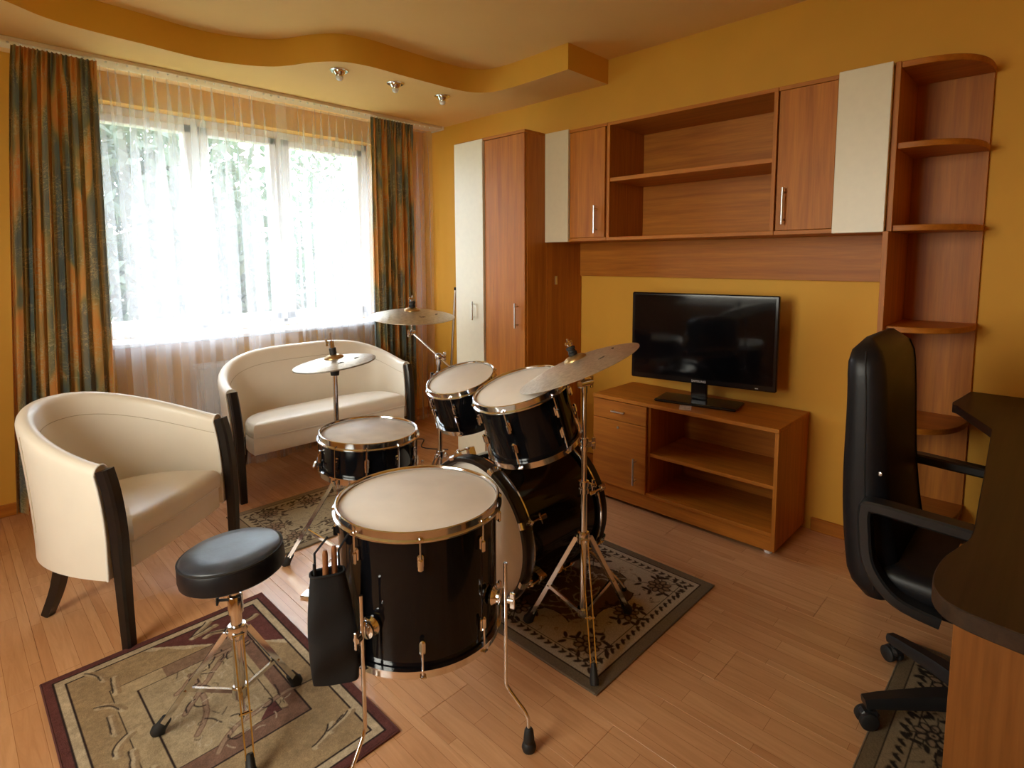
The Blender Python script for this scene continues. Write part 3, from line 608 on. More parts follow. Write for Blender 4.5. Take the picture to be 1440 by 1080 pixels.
def floral(w, h, res, seed, light, brown, dark, border, bw=.125):
    P = Pat(w, h, res, light, seed)
    P.band(0, .036, border); P.band(.036, .041, dark); P.band(.041, .047, light)
    per = .034
    for e in range(4):
        Ln = w if e % 2 == 0 else h
        for k in range(int((Ln-.12)/per)):
            s_ = .065+k*per; q = {0: (s_, .075), 1: (w-.075, s_), 2: (s_, h-.075), 3: (.075, s_)}[e]
            P.blob(q[0], q[1], .016, .0065, .8+e*1.57, dark); P.blob(q[0]+.008, q[1]+.004, .010, .004, -.6+e*1.57, dark)
    P.band(.096, .0985, dark)
    ins = .098+bw; u = np.minimum(P.X-ins, w-ins-P.X); v = np.minimum(P.Y-ins, h-ins-P.Y)
    cx = np.minimum(np.abs(P.X-ins), np.abs(w-ins-P.X)); cy = np.minimum(np.abs(P.Y-ins), np.abs(h-ins-P.Y))
    Dm = np.minimum(u, v)+.022*np.sin(P.X*22)*np.sin(P.Y*22); cor = np.hypot(cx, cy) < .065
    P.put(((Dm > -.006) & ~cor).astype(float), dark); P.put(((Dm > 0) & ~cor).astype(float), brown)
    nfx, nfy = max(2, int((w-.3)/.26)), max(2, int((h-.3)/.26))
    for k in range(nfx+1):
        for yy in (.098+bw*.5, h-.098-bw*.5): P.flower(.168+(w-.336)*k/nfx, yy, .050, (dark, (.30, .20, .12)), dark)
    for k in range(1, nfy):
        for xx in (.098+bw*.5, w-.098-bw*.5): P.flower(xx, .168+(h-.336)*k/nfy, .050, (dark, (.30, .20, .12)), dark)
    for k in range(int(w*h*45)):
        p = (P.g.uniform(ins+.05, w-ins-.05), P.g.uniform(ins+.05, h-ins-.05)); s_ = P.wig(p, P.g.uniform(0, 6.3), .12, 3.5, 10)
        P.stroke(s_, .0045, dark, .7); P.stroke(s_, .0026, light, .85)
        for q in s_[3::3]: P.blob(q[0], q[1], .010, .005, P.g.uniform(0, 3), light, .6)
    for k in range(int((w+h)*46)):
        d_ = P.g.uniform(.112, .098+bw-.014); e = k % 4; s_ = P.g.uniform(.11, (w if e % 2 == 0 else h)-.11); q = {0: (s_, d_), 1: (w-d_, s_), 2: (s_, h-d_), 3: (d_, s_)}[e]
        a_ = P.g.uniform(0, 6.3); P.stroke(P.wig(q, a_, .035, 2.5, 5), .0015, dark, .6); P.blob(q[0], q[1], .0085, .0036, a_+.7, (dark, (.30, .20, .12))[k % 2], .8)
    P.speckle(.25); return P
rug(floral(.845, 1.0, .003, 11, (.52, .44, .32), (.15, .095, .055), (.055, .035, .024), (.20, .15, .095)), -1.695, -2.885, 0, 'brown and ivory floral rug under the bass drum', M['bind_taupe'])
rug(floral(1.45, .80, .0035, 12, (.30, .22, .13), (.16, .11, .065), (.03, .022, .017), (.20, .145, .085), .08), -2.15, -4.355, 0, 'dark floral rug under the office chair and desk', M['bind_taupe'])
rug(floral(.80, .61, .003, 13, (.42, .33, .20), (.38, .29, .17), (.09, .06, .035), (.30, .22, .13), .07), -2.06, -1.30, 0, 'tan scroll-patterned rug under the hi-hat stand', M['bind_taupe'])

# ------------------------------------------------------------------ tub seating
def sp(v, p): return math.copysign(abs(v)**p, v)
def tub(name, label, cat, loc, rz, a, d, n, zf, zb, flare, dflare, seams, legx, zs=.455):
    t = thing(name, label, cat, loc, rz); th = .058; zbot = .275; e = 2/n
    def plan(tt, s):   # centre line of the outer skin at height fraction s
        k = s**1.5; A = a+flare*k; D_ = d+dflare*k
        return Vector((-A*sp(math.cos(tt), e), D_*abs(math.sin(tt))**e, 0))
    def ztop(tt): return zf+(zb-zf)*abs(math.sin(tt))**1.15
    def fronty(s): return .038*max(0, (s-.3)/.7)**2
    def nrm(tt, s):
        h = .02; t0, t1 = max(tt-h, .002), min(tt+h, math.pi-.002); q = plan(t1, s)-plan(t0, s); v = Vector((q.y, -q.x, 0)).normalized(); return v
    NU = 72
    def section(tt):
        out = []; zt = ztop(tt); fy = (1-abs(math.sin(tt)))**3
        ev = lambda s: plan(tt, s)+Vector((0, fronty(s)*fy, 0))
        for k in range(9):
            s = k/8*.94; q = ev(s); out.append(Vector((q.x, q.y, zbot+(zt-.03-zbot)*s/.94)))
        N = -nrm(tt, 1); tp = ev(.94); c = tp+N*th/2
        for k in range(1, 8):
            an = math.pi*k/8; q = c-N*th/2*math.cos(an); out.append(Vector((q.x, q.y, zt-.03+.03*math.sin(an)*1.0)))
        for k in range(8, -1, -1):
            s = k/8*.94; s = .25+s*.75/1.0 if False else s
            q = ev(s)+N*(th+.012*(1-s)); out.append(Vector((q.x, q.y, zbot+(zt-.03-zbot)*s/.94)))
        return out
    eps = .03; secs = [section(eps+(math.pi-2*eps)*i/(NU-1)) for i in range(NU)]; m = len(secs[0])
    mb = MB(); mb.add([p for s_ in secs for p in s_], [(i*m+j, i*m+(j+1) % m, (i+1)*m+(j+1) % m, (i+1)*m+j) for i in range(NU-1) for j in range(m)]+[tuple(range(m))[::-1], tuple((NU-1)*m+j for j in range(m))])
    sh = mb.build('shell', M['white_leather'], t, local=True, sharp=60)
    for fr in seams:
        i = int(fr*(NU-1)); pts = [Vector(p) for p in secs[i]]; N = -nrm(eps+(math.pi-2*eps)*i/(NU-1), .5)
        MB().tube([p+N*.0008 for p in pts[16:23]][::-1], .0016, 6).build('seam', M['seam'], sh, local=True)
    MB().tube([secs[i][7]+(secs[i][7]-secs[i][16]).normalized()*.001 for i in range(NU)], .0013, 6).build('seam', M['seam'], sh, local=True)
    for i in (0, NU-1): MB().tube([Vector((p.x, p.y-.002, p.z)) for p in secs[i]], .0045, 8).build('piping', M['piping'], sh, local=True)
    for sx, i in ((-1, 0), (1, NU-1)):   # front post running from the floor to the arm
        S_ = secs[i]; mid = [(S_[k]+S_[len(S_)-1-k])/2 for k in range(9)]; top = S_[12]; pts = [Vector((mid[1].x-sx*.006, mid[0].y-.028, .0005)), Vector((mid[1].x-sx*.002, mid[0].y-.028, .14)), Vector((mid[1].x, mid[0].y-.028, .26))]
        pts += [Vector((q.x, q.y-.026, q.z)) for q in mid[2:8]]+[Vector((mid[8].x, mid[8].y-.020, mid[8].z+.014))]
        w_, h_ = .050, .046; c = .008
        pr = [(-w_/2+c, -h_/2), (w_/2-c, -h_/2), (w_/2, -h_/2+c), (w_/2, h_/2-c), (w_/2-c, h_/2), (-w_/2+c, h_/2), (-w_/2, h_/2-c), (-w_/2, -h_/2+c)]
        MB().sweep(catmull(pts, 4), pr, up=(0, 1, 0), scales=[.80+.2*min(1, k/12) for k in range((len(pts)-1)*4+1)]).build('front_leg', M['black_lac'], t, local=True)
    for sx in (-1, 1):
        pts = [(sx*legx*1.08, d*.95+.02, .0005), (sx*legx*1.02, d*.86+.015, .12), (sx*legx, d*.80, .29)]; w_ = .042
        MB().sweep(catmull(pts, 4), [(-w_/2, -w_/2), (w_/2, -w_/2), (w_/2, w_/2), (-w_/2, w_/2)], up=(0, 1, 0), scales=[.75+.25*k/8 for k in range(9)]).build('back_leg', M['black_lac'], t, local=True)
    ai = a-th+.020
    def outline(o, fy):
        P = [(-(ai-o), fy+o)]
        for k in range(29):
            tt = math.pi*k/28; P.append((-(ai-o)*sp(math.cos(tt), e), max(fy+o+.001*(1+k*(28-k)/40), (d-th-.02-o)*abs(math.sin(tt))**e+.002)))
        P.append(((ai-o), fy+o))
        for k in range(1, 8): u = 1-2*k/8; P.append((u*(ai-o), fy+o-.010*(1-u*u)))
        return P
    def slab(name, lay, fy, mat):
        vs = []; fs = []; n_ = None
        for z, o in lay:
            P = outline(o, fy); n_ = len(P); vs += [(x_, y_, z) for x_, y_ in P]
        for l in range(len(lay)-1):
            for i in range(n_): fs.append((l*n_+i, (l+1)*n_+i, (l+1)*n_+(i+1) % n_, l*n_+(i+1) % n_))
        c0 = len(vs); vs.append((0, d*.4, lay[-1][0]+.006)); vs.append((0, d*.4, lay[0][0]))
        for i in range(n_): fs.append(((len(lay)-1)*n_+i, c0, (len(lay)-1)*n_+(i+1) % n_)); fs.append(((i+1) % n_, c0+1, i))
        return MB().add(vs, fs).build(name, mat, t, local=True, sharp=50)
    slab('seat_rail', [(.268, .004), (.274, 0), (.362, 0), (.366, .004)], .012, M['white_leather'])
    cu = slab('seat_cushion', [(.368, .006), (.374, 0), (zs-.035, -.002), (zs-.016, .004), (zs-.005, .016), (zs, .034), (zs+.004, .08)], .004, M['white_leather'])
    P = outline(-.0005, .004); MB().tube([(x_, y_, .371) for x_, y_ in P[29:]+P[:1]], .003, 6).build('piping', M['piping'], cu, local=True)
    return t
tub('tub_armchair', 'cream leather tub armchair with black front posts beside the drum stool', 'armchair', (-2.438, -1.325, 0), R(38), .294, .47, 2.25, .682, .842, .006, .07, (.24, .5, .76), .17)
tub('tub_sofa', 'white leather two-seat tub sofa under the window', 'sofa', (-1.335, -.585, 0), 0, .560, .405, 3.6, .66, .828, .018, .07, (.16, .84), .46)

# ------------------------------------------------------------------ drums
def lug_mb(T, dz, rod_to):   # T: frame at shell surface, x out, z along axis
    b = MB().box(0, .010, -.008, .008, dz-.016, dz+.020, .004, T).box(.004, .015, -.0065, .0065, dz-.030, dz+.010, .004, T)
    return b
def drum(t, c, n, r, depth, nl, ph, long_lug=False, headmat='head', ref=None):
    T = frame(c, n, ref); rs = r-.009
    MB().lathe([(rs-.006, -.010), (rs, -.012), (rs, -depth+.012), (rs-.006, -depth+.010)], T, 64, True).build('shell', M['black_gloss'], t, sharp=30)
    MB().lathe([(.0001, -.0065), (r-.012, -.0065), (r-.008, -.008), (r-.006, -.014), (.0001, -.014)], T, 64).build('batter_head', M[headmat], t)
    MB().lathe([(.0001, -depth+.010), (r-.007, -depth+.010), (r-.007, -depth+.005), (.0001, -depth+.005)], T, 64).build('resonant_head', M['head'], t)
    hp = [(r-.0075, -.002), (r-.006, .003), (r-.002, .0045), (r+.0015, .003), (r+.0015, -.016), (r+.0085, -.019), (r+.0085, -.023), (r-.0055, -.023), (r-.0055, -.003)]
    MB().lathe(hp, T, 72, True).build('hoop', M['chrome'], t)
    MB().lathe([(a_, -depth-z_) for a_, z_ in hp][::-1], T, 72, True).build('hoop', M['chrome'], t)
    for k in range(nl):
        a = ph+2*math.pi*k/nl; F = T @ rotz(a) @ Matrix.Translation((rs, 0, 0))
        ears = ((-.02, 1), (-depth+.02, -1))
        if long_lug:
            lg = lug_mb(F, -depth/2, 0).box(0, .012, -.007, .007, -depth/2-.02, -depth/2+.02, .004, F).build('lug', M['chrome'], t)
            MB().tube([F @ Vector((.014, 0, -.012)), F @ Vector((.014, 0, -depth+.012))], .0028, 8).build('tension_rod', M['chrome'], lg)
        else:
            for zz, sg in ((-.078, 1), (-depth+.078, -1)):
                b = MB().box(-.002, .010, -.008, .008, zz-.018, zz+.018, .004, F).box(.006, .018, -.007, .007, zz-.026*(1 if sg > 0 else .4), zz+.026*(1 if sg < 0 else .4), .005, F)
                lg = b.build('lug', M['chrome'], t)
                e0 = -.010 if sg > 0 else -depth+.010
                MB().tube([F @ Vector((.013, 0, e0)), F @ Vector((.012, 0, zz))], .0030, 8).box(.006, .020, -.009, .009, e0-.010, e0-.004, .002, F).build('tension_rod', M['chrome'], lg)
    return T
def rubber(pts_end, dirv, parent, r=.014, L=.05):
    p = Vector(pts_end); d_ = Vector(dirv).normalized()
    MB().lathe([(.0001, -L), (r*.6, -L), (r*.75, -L*.5), (r*1.1, -L*.3), (r*1.15, -L*.05), (r*.9, 0), (.0001, 0)], frame(p, d_), 16).build('rubber_foot', M['black_rub'], parent)
def hwing(p, ax, parent, name='wing_nut', s=1.0):
    T = frame(p, ax, (0, 0, 1) if abs(Vector(ax).normalized().z) < .9 else None); MB().lathe([(.0001, 0), (.007*s, 0), (.007*s, .012*s), (.0001, .012*s)], T, 12).box(-.018*s, .018*s, -.003*s, .003*s, .004*s, .016*s, .002, T).build(name, M['chrome'], parent)
CD = (math.cos, math.sin)
# floor tom
fc_ = Vector((-2.131, -2.549, .705)); fd = .395
t = thing('floor_tom', 'deep black floor tom drum on three chrome legs beside the drum stool', 'drum', (fc_.x, fc_.y, 0))
T = drum(t, fc_, (0, 0, 1), .238, fd, 8, R(234.4))
for an in (201, 293, 75):
    a = R(an); er = Vector((math.cos(a), math.sin(a), 0)); rs = .234; zc = .445; o_ = Vector((fc_.x, fc_.y, 0))
    F = frame(o_+er*(rs)+Vector((0, 0, zc)), er)
    br = MB().lathe([(.0001, -.001), (.026, -.001), (.027, .006), (.022, .012), (.020, .020), (.023, .022), (.023, .028), (.012, .031), (.0001, .031)], F, 28).build('leg_bracket', M['chrome'], t)
    sd_ = Vector((-er.y, er.x, 0)); hwing(o_+er*(rs+.05)+Vector((0, 0, zc-.004)), er, br, s=1.3)
    b0 = o_+er*(rs+.042)
    pts = [b0+Vector((0, 0, z)) for z in (zc+.105, .30, .185)]+[b0+er*.012+Vector((0, 0, .165)), b0+er*.058+Vector((0, 0, .115)), b0+er*.068+Vector((0, 0, .098)), b0+er*.070+Vector((0, 0, .05))]
    lg = MB().tube(pts, .0055, 10).build('leg', M['chrome'], t); e_ = b0+er*.070
    MB().lathe([(.0001, .0005), (.018, .0005), (.021, .010), (.018, .022), (.015, .026), (.016, .034), (.013, .060), (.0085, .068), (.0001, .068)], Matrix.Translation((e_.x, e_.y, 0)), 18).build('rubber_foot', M['black_rub'], lg)
# snare
sc_ = Vector((-1.945, -1.975, .742))
t = thing('snare_drum', 'shallow black snare drum with a worn white head on a stand', 'drum', (sc_.x, sc_.y, .58))
drum(t, sc_, (.02, -.02, 1), .186, .15, 10, R(20), True, 'head_snare')
a = R(150); er = Vector((math.cos(a), math.sin(a), 0)); q = sc_+er*.178+Vector((0, 0, -.11)); F = frame(q, er)
sr = MB().box(-.028, .030, -.012, .012, 0, .020, .004, F).build('strainer', M['black_plastic'], t); MB().box(-.022, -.002, -.005, .005, .018, .028, .002, F).tube([F @ Vector((-.01, 0, .025)), F @ Vector((-.055, .0, .028))], .004, 8).build('lever', M['chrome'], sr)
# rack toms
t1c, t1n = Vector((-1.372, -1.854, .844)), Vector((-.333, -.01, 1)).normalized()
t = thing('rack_tom', 'smaller black rack tom drum tilted beside the curtains', 'drum', (t1c.x, t1c.y, .62)); drum(t, t1c, t1n, .165, .215, 6, R(30))
t2c, t2n = Vector((-1.578, -2.434, .928)), Vector((-.30, .10, 1)).normalized()
t2 = thing('rack_tom', 'larger black rack tom drum tilted above the bass drum', 'drum', (t2c.x, t2c.y, .68)); drum(t2, t2c, t2n, .18, .245, 6, R(262))
# bass drum
BY, BX0, BX1, BR = -2.245, -1.61, -1.19, .287
bz = BR+.022+.008
bd = thing('bass_drum', 'large black bass drum lying on its side on the floral rug', 'drum', (-1.4, BY, .008))
T = frame((BX0, BY, bz), (1, 0, 0), (0, 0, 1))   # local z = +x world, local x = up
dl = BX1-BX0
MB().lathe([(BR-.014, .0), (BR-.006, .0), (BR-.006, dl), (BR-.014, dl)], T, 80, True).build('shell', M['black_gloss'], bd, sharp=30)
for z0, s in ((0, -1), (dl, 1)):
    hp = [(BR-.012, z0+s*.004), (BR-.004, z0-s*.006), (BR+.006, z0-s*.006), (BR+.010, z0), (BR+.010, z0+s*.042), (BR+.006, z0+s*.046), (BR-.008, z0+s*.046), (BR-.012, z0+s*.040)]
    hh_ = MB().lathe(hp if s > 0 else hp[::-1], T, 80, True).build('hoop', M['black_lac'], bd)
    il = [(BR+.0085, z0-s*.004), (BR+.012, z0-s*.003), (BR+.012, z0+s*.004), (BR+.0085, z0+s*.004)]
    MB().lathe(il if s > 0 else il[::-1], T, 80, True).build('chrome_inlay', M['chrome'], hh_)
    MB().lathe([(.0001, z0+s*.016), (BR-.030, z0+s*.016), (BR-.014, z0+s*.008), (BR-.013, z0+s*.004), (.0001, z0+s*.004)], T, 80).build('batter_head' if s < 0 else 'resonant_head', M['head'], bd)
    for k in range(8):
        a = R(22.5+45*k); F = T @ rotz(a) @ Matrix.Translation((BR+.006, 0, z0))
        q = lambda x_, z_: F @ Vector((x_, 0, s*z_))
        cw = MB().sweep([q(-.004, .050), q(.006, .052), q(.012, .044), q(.012, .012), q(.016, .004)], [(-.013, -.003), (.013, -.003), (.013, .003), (-.013, .003)], up=tuple(F.to_3x3() @ Vector((1, 0, .3)))).build('claw', M['chrome'], bd)
        MB().tube([q(.022, .030), q(.022, -.045)], .0035, 8).build('tension_rod', M['chrome'], cw)
        MB().ball(q(.022, .010), .009, 10).build('claw_washer', M['chrome'], cw)
        tb = MB().tube([F @ Vector((.022, -.02, s*-.040)), F @ Vector((.022, .02, s*-.040))], .004, 8)
        tb.build('t_handle', M['chrome'], cw)
        MB().box(-.014, .027, -.009, .009, min(-s*.075, -s*.035), max(-s*.075, -s*.035), .004, F).build('lug', M['chrome'], bd)
for sy in (-1, 1):
    F = frame((-1.27, BY+sy*(BR-.012)*math.sin(R(112)), bz+(BR-.012)*math.cos(R(112))), (0, sy, -.4))
    s_ = MB().lathe([(.0001, 0), (.022, 0), (.020, .014), (.0001, .016)], F, 16).tube([F @ Vector((0, 0, .01)), (-1.20, BY+sy*.35, .10), (-1.15, BY+sy*.39, .022)], .0065, 8).build('spur', M['chrome'], bd); rubber((-1.148, BY+sy*.391, .0095), (.2, sy*.3, -1), s_, .010, .03)
pl = MB().box(-1.45, -1.38, BY-.035, BY+.035, bz+BR-.008, bz+BR+.004, .003).box(-1.432, -1.398, BY-.017, BY+.017, bz+BR+.002, bz+BR+.04, .004).build('tom_mount', M['chrome'], bd)
tb2 = t2c-t2n*.19+Vector((.15, .02, 0))
MB().tube(catmull([(-1.415, BY, bz+BR-.02), (-1.415, BY, bz+BR+.11), (-1.415, BY-.03, bz+BR+.14), tuple(tb2+Vector((.03, .04, 0)))], 5), .0085, 10).build('tom_arm', M['chrome'], bd)
# tom 2 bracket
F = frame(t2c-t2n*.12+Vector((.95, .25, .1)).normalized()*.168, (.95, .25, .1)); MB().box(-.03, .03, -.02, .02, 0, .024, .005, F).build('mount_bracket', M['chrome'], t2)

# ------------------------------------------------------------------ stands
def tripod(t, cx, cy, zl, zt, feet, zfl=.0005, rc=.0125, wid=.012, L=.065):
    cc = Vector((cx, cy, 0))
    MB().lathe([(rc, -.022), (rc+.010, -.020), (rc+.012, 0), (rc+.009, .018), (rc, .020)], Matrix.Translation((cx, cy, zt)), 20).build('upper_collar', M['chrome'], t)
    MB().lathe([(rc, -.016), (rc+.007, -.014), (rc+.007, .014), (rc, .016)], Matrix.Translation((cx, cy, zl)), 20).build('lower_collar', M['chrome'], t)
    for f in feet:
        f = Vector((f[0], f[1], zfl)); h = (f-cc); h.z = 0; e = h.normalized(); sd = Vector((-e.y, e.x, 0))
        p0 = cc+e*(rc+.012)+Vector((0, 0, zt)); d_ = (f-p0).normalized(); fe = f-d_*L*.8; up_ = tuple(sd)
        b = MB()
        for sg in (-1, 1): b.bar(p0+sd*sg*wid, fe+sd*sg*wid*.75, .014, .0035, up=up_) if False else b.sweep([p0+sd*sg*wid, fe+sd*sg*wid*.75], [(-.0075, -.002), (.0075, -.002), (.0075, .002), (-.0075, .002)], up=up_)
        lg = b.build('leg', M['chrome'], t)
        m_ = p0.lerp(f, .56); q0 = cc+e*(rc+.006)+Vector((0, 0, zl))
        MB().sweep([m_, q0], [(-.006, -.004), (.006, -.004), (.006, .004), (-.006, .004)], up=up_).build('brace', M['chrome'], lg)
        for pp in (m_, p0): MB().tube([pp-sd*.017, pp+sd*.017], .004, 8).build('pivot_pin', M['chrome'], lg)
        k = MB().sweep([f-d_*L, f-d_*L*.45, f-d_*.018, f+Vector((0, 0, .002))], [(.017*math.cos(2*math.pi*i/12), .013*math.sin(2*math.pi*i/12)) for i in range(12)], up=up_, scales=[.85, 1.0, 1.25, 1.05])
        k.v = [(x_, y_, max(z_, zfl)) for x_, y_, z_ in k.v]; k.build('rubber_foot', M['black_rub'], lg)
def column(t, cx, cy, segs):
    for k, (za, zb, r_) in enumerate(segs):
        MB().lathe([(.0001, za), (r_, za), (r_, zb), (.0001, zb)], Matrix.Translation((cx, cy, 0)), 18).build('tube', M['chrome'], t)
def clamp(t, cx, cy, z, r_, a=0):
    T_ = Matrix.Translation((cx, cy, z)) @ rotz(a)
    o = MB().lathe([(r_, -.024), (r_+.006, -.022), (r_+.006, -.006), (r_+.003, -.004), (r_+.003, .004), (r_+.007, .006), (r_+.007, .022), (r_, .024)], T_, 20).box(r_, r_+.018, -.006, .006, -.012, .012, .003, T_).build('height_clamp', M['chrome'], t)
    hwing(T_ @ Vector((r_+.016, 0, 0)), T_.to_3x3() @ Vector((1, 0, 0)), o, s=1.2)
def cymbal(label, c, n, r, group='cymbals', bell=.19, name='cymbal', rise=.032):
    T_ = frame(c, n); t = thing(name, label, 'cymbal', tuple(c), group=group)
    pr = []
    rb = r*bell
    for k in range(13):
        f = k/12; rr = rb+(r-rb)*f; pr.append((rr, rise*(1-f**1.6)))
    bl = [(max(.006, rb*math.sin(math.pi/2*k/6)), rise+.4*rb*math.cos(math.pi/2*k/6)) for k in range(7)]
    def shellp(p): return p+[(a_, b_-.0016) for a_, b_ in p[::-1]]
    # object origin at the cymbal centre so the turned rings follow it
    b1 = MB().lathe(shellp(pr), T_, 72, True); b2 = MB().lathe(shellp(bl), T_, 40, True)
    b1.build('bow', M['cymbal'], t, sharp=60); b2.build('bell', M['bell'], t, sharp=60)
    g = random.Random(len(label)); pb = MB()
    for a0, rr0 in ((-1.9, .62), (-1.1, .60)):
        for k in range(7):
            a = a0+k*.028; rr = r*rr0+g.uniform(-.004, .004); f = (rr-rb)/(r-rb); z_ = rise*(1-f**1.6)+.0006
            pb.box(-.0022, .0022, -.006*g.uniform(.5, 1), .006*g.uniform(.5, 1), -.0004, .0006, 0, T_ @ rotz(a) @ Matrix.Translation((rr, 0, z_)) @ Matrix.Rotation(rise/r*1.2, 4, 'Y'))
    pb.build('printed_mark', M['print_dark'], t, smooth=False)
    return T_, rise+.4*rb
def topper(t, T_, z):
    f = MB().lathe([(.004, z), (.016, z), (.017, z+.010), (.014, z+.012), (.014, z+.020), (.017, z+.022), (.017, z+.030), (.004, z+.032)], T_, 18).build('felt', M['black_rub'], t)
    MB().lathe([(.0001, z-.05), (.004, z-.05), (.004, z+.060), (.0001, z+.062)], T_, 10).build('threaded_rod', M['chrome'], t)
    p = T_ @ Vector((0, 0, z+.034)); MB().lathe([(.004, 0), (.009, 0), (.009, .010), (.004, .012)], T_ @ Matrix.Translation((0, 0, z+.034)), 12).box(-.020, .020, -.003, .003, .006, .018, .002, T_ @ Matrix.Translation((0, 0, z+.034))).build('wing_nut', M['chrome'], t)
# straight cymbal stand on the rug
sx, sy = -1.49, -2.675
t = thing('cymbal_stand', 'straight chrome cymbal stand with tripod standing on the floral rug', 'cymbal stand', (sx, sy, .008))
tripod(t, sx, sy, .095, .385, [(-1.586, -2.48), (-1.264, -2.731), (-1.675, -2.865)], .0085)
column(t, sx, sy, [(.075, .57, .0125), (.57, .72, .0105), (.72, .93, .0085)]); clamp(t, sx, sy, .575, .0125, R(-20)); clamp(t, sx, sy, .735, .0095, R(-30))
cc_, cn_ = Vector((-1.489, -2.646, 1.012)), Vector((-.24, .337, 1)).normalized()
T_, zb_ = cymbal('large tilted bronze crash cymbal above the bigger rack tom', cc_, cn_, .23)
lowp = T_ @ Vector((0, 0, -.03))
tl = MB().tube([(sx, sy, .925), (sx, sy, .955)], .011, 12).tube([Vector((sx, sy, .958))-Vector((.03, 0, 0)), Vector((sx, sy, .958))+Vector((.03, 0, 0))], .013, 14).tube([(sx, sy, .958), tuple(lowp), tuple(T_ @ Vector((0, 0, .02)))], .007, 10).build('tilter', M['chrome'], t)
hwing((sx+.03, sy, .958), (1, 0, 0), tl, s=1.2)
topper(t, T_, zb_)
# boom stand behind
sx, sy = -1.285, -1.58
t = thing('cymbal_stand', 'chrome boom cymbal stand between the sofa and the smaller rack tom', 'cymbal stand', (sx, sy, 0))
tripod(t, sx, sy, .10, .38, [(sx+.30*math.cos(R(a)), sy+.30*math.sin(R(a))) for a in (75, 195, 315)])
column(t, sx, sy, [(.08, .60, .0125), (.60, .88, .0105)]); clamp(t, sx, sy, .60, .0125, R(200)); clamp(t, sx, sy, .80, .0105, R(160))
cc_, cn_ = Vector((-1.366, -1.467, 1.108)), Vector((-.03, -.085, 1)).normalized()
T_, zb_ = cymbal('flat bronze cymbal on the boom stand in front of the printed drape', cc_, cn_, .22)
tp = Vector((sx, sy, .90)); en = T_ @ Vector((0, 0, -.085)); dr = (tp-en).normalized()
ba = MB().tube([tuple(en), tuple(tp+dr*.18)], .0055, 10).build('boom_arm', M['chrome'], t)
bc = MB().ball(tuple(tp), .020, 14).tube([(sx, sy, .86), (sx, sy, .905)], .015, 14).build('boom_clamp', M['chrome'], t); hwing(tp+Vector((.018, -.008, 0)), (1, -.4, 0), bc, s=1.3)
tl = MB().ball(tuple(en), .015, 12).tube([tuple(en), tuple(T_ @ Vector((0, 0, -.03))), tuple(T_ @ Vector((0, 0, .02)))], .006, 10).tube([en-Vector((.02, .01, 0)), en+Vector((.02, .01, 0))], .011, 12).build('tilter', M['chrome'], t); hwing(en+Vector((-.022, -.01, 0)), (-1, -.4, 0), tl, s=1.1)
topper(t, T_, zb_)
# clamp arm carrying the small tom
j = t1c-t1n*.11+Vector((.5, .85, 0)).normalized()*.152
ar = MB().tube(catmull([(sx, sy, .70), (sx-.02, sy-.05, .71), tuple(j)], 6), .008, 10).box(-.02, .02, -.022, .022, -.022, .022, .005, Matrix.Translation((sx, sy, .70))).build('tom_arm', M['chrome'], t)
# hi-hat
sx, sy = -1.875, -1.59
hz = .008
t = thing('hi_hat_stand', 'chrome hi-hat stand with foot pedal in front of the sofa', 'hi-hat stand', (sx, sy, hz))
tripod(t, sx, sy, .09, .40, [(sx+.268*math.cos(R(a)), sy+.268*math.sin(R(a))) for a in (132, 252, 12)], .0005)
column(t, sx, sy, [(.05, .55, .0125), (.55, .90, .0105)]); clamp(t, sx, sy, .55, .0125, R(180))
cc_, cn_ = Vector((-1.872, -1.585, .948)), Vector((-.10, .05, 1)).normalized()
T_, zb_ = cymbal('upper hi-hat cymbal on the pedal stand before the sofa', cc_, cn_, .178, 'hi-hat cymbals', .24, 'hi_hat_cymbal', .022)
cymbal('lower hi-hat cymbal nested under the upper one before the sofa', cc_-cn_*.004, cn_, .1775, 'hi-hat cymbals', .24, 'hi_hat_cymbal', .016)
MB().lathe([(.0001, -.035), (.018, -.032), (.020, -.012), (.016, -.010), (.016, .003), (.0001, .003)], Matrix.Translation((sx, sy, .925)), 18).build('cymbal_seat', M['black_rub'], t)
MB().lathe([(.004, zb_), (.015, zb_), (.015, zb_+.028), (.004, zb_+.028)], T_, 16).build('felt', M['black_rub'], t)
cl = MB().lathe([(.004, zb_+.028), (.010, zb_+.028), (.010, zb_+.062), (.004, zb_+.064)], T_, 14).build('clutch', M['chrome'], t); hwing(T_ @ Vector((-.010, .006, zb_+.055)), T_.to_3x3() @ Vector((-1, .5, 0)), cl, s=.9)
MB().tube([(sx, sy, .06), tuple(T_ @ Vector((0, 0, 0))), tuple(T_ @ Vector((0, 0, .135)))], .0035, 8).build('pull_rod', M['chrome'], t)
pe = Vector((-2.085, -1.71, .0005)); pdv = (Vector((sx, sy, 0))-Vector((pe.x, pe.y, 0))).normalized(); F = frame(pe, (0, 0, 1), tuple(pdv))
pdl = MB().box(-.02, .030, -.038, .038, .0, .012, .003, F).build('heel_plate', M['chrome'], t)
MB().box(.030, .25, -.030, .030, .008, .016, .003, F @ Matrix.Rotation(R(-12), 4, 'Y')).build('footboard', M['chrome'], t)
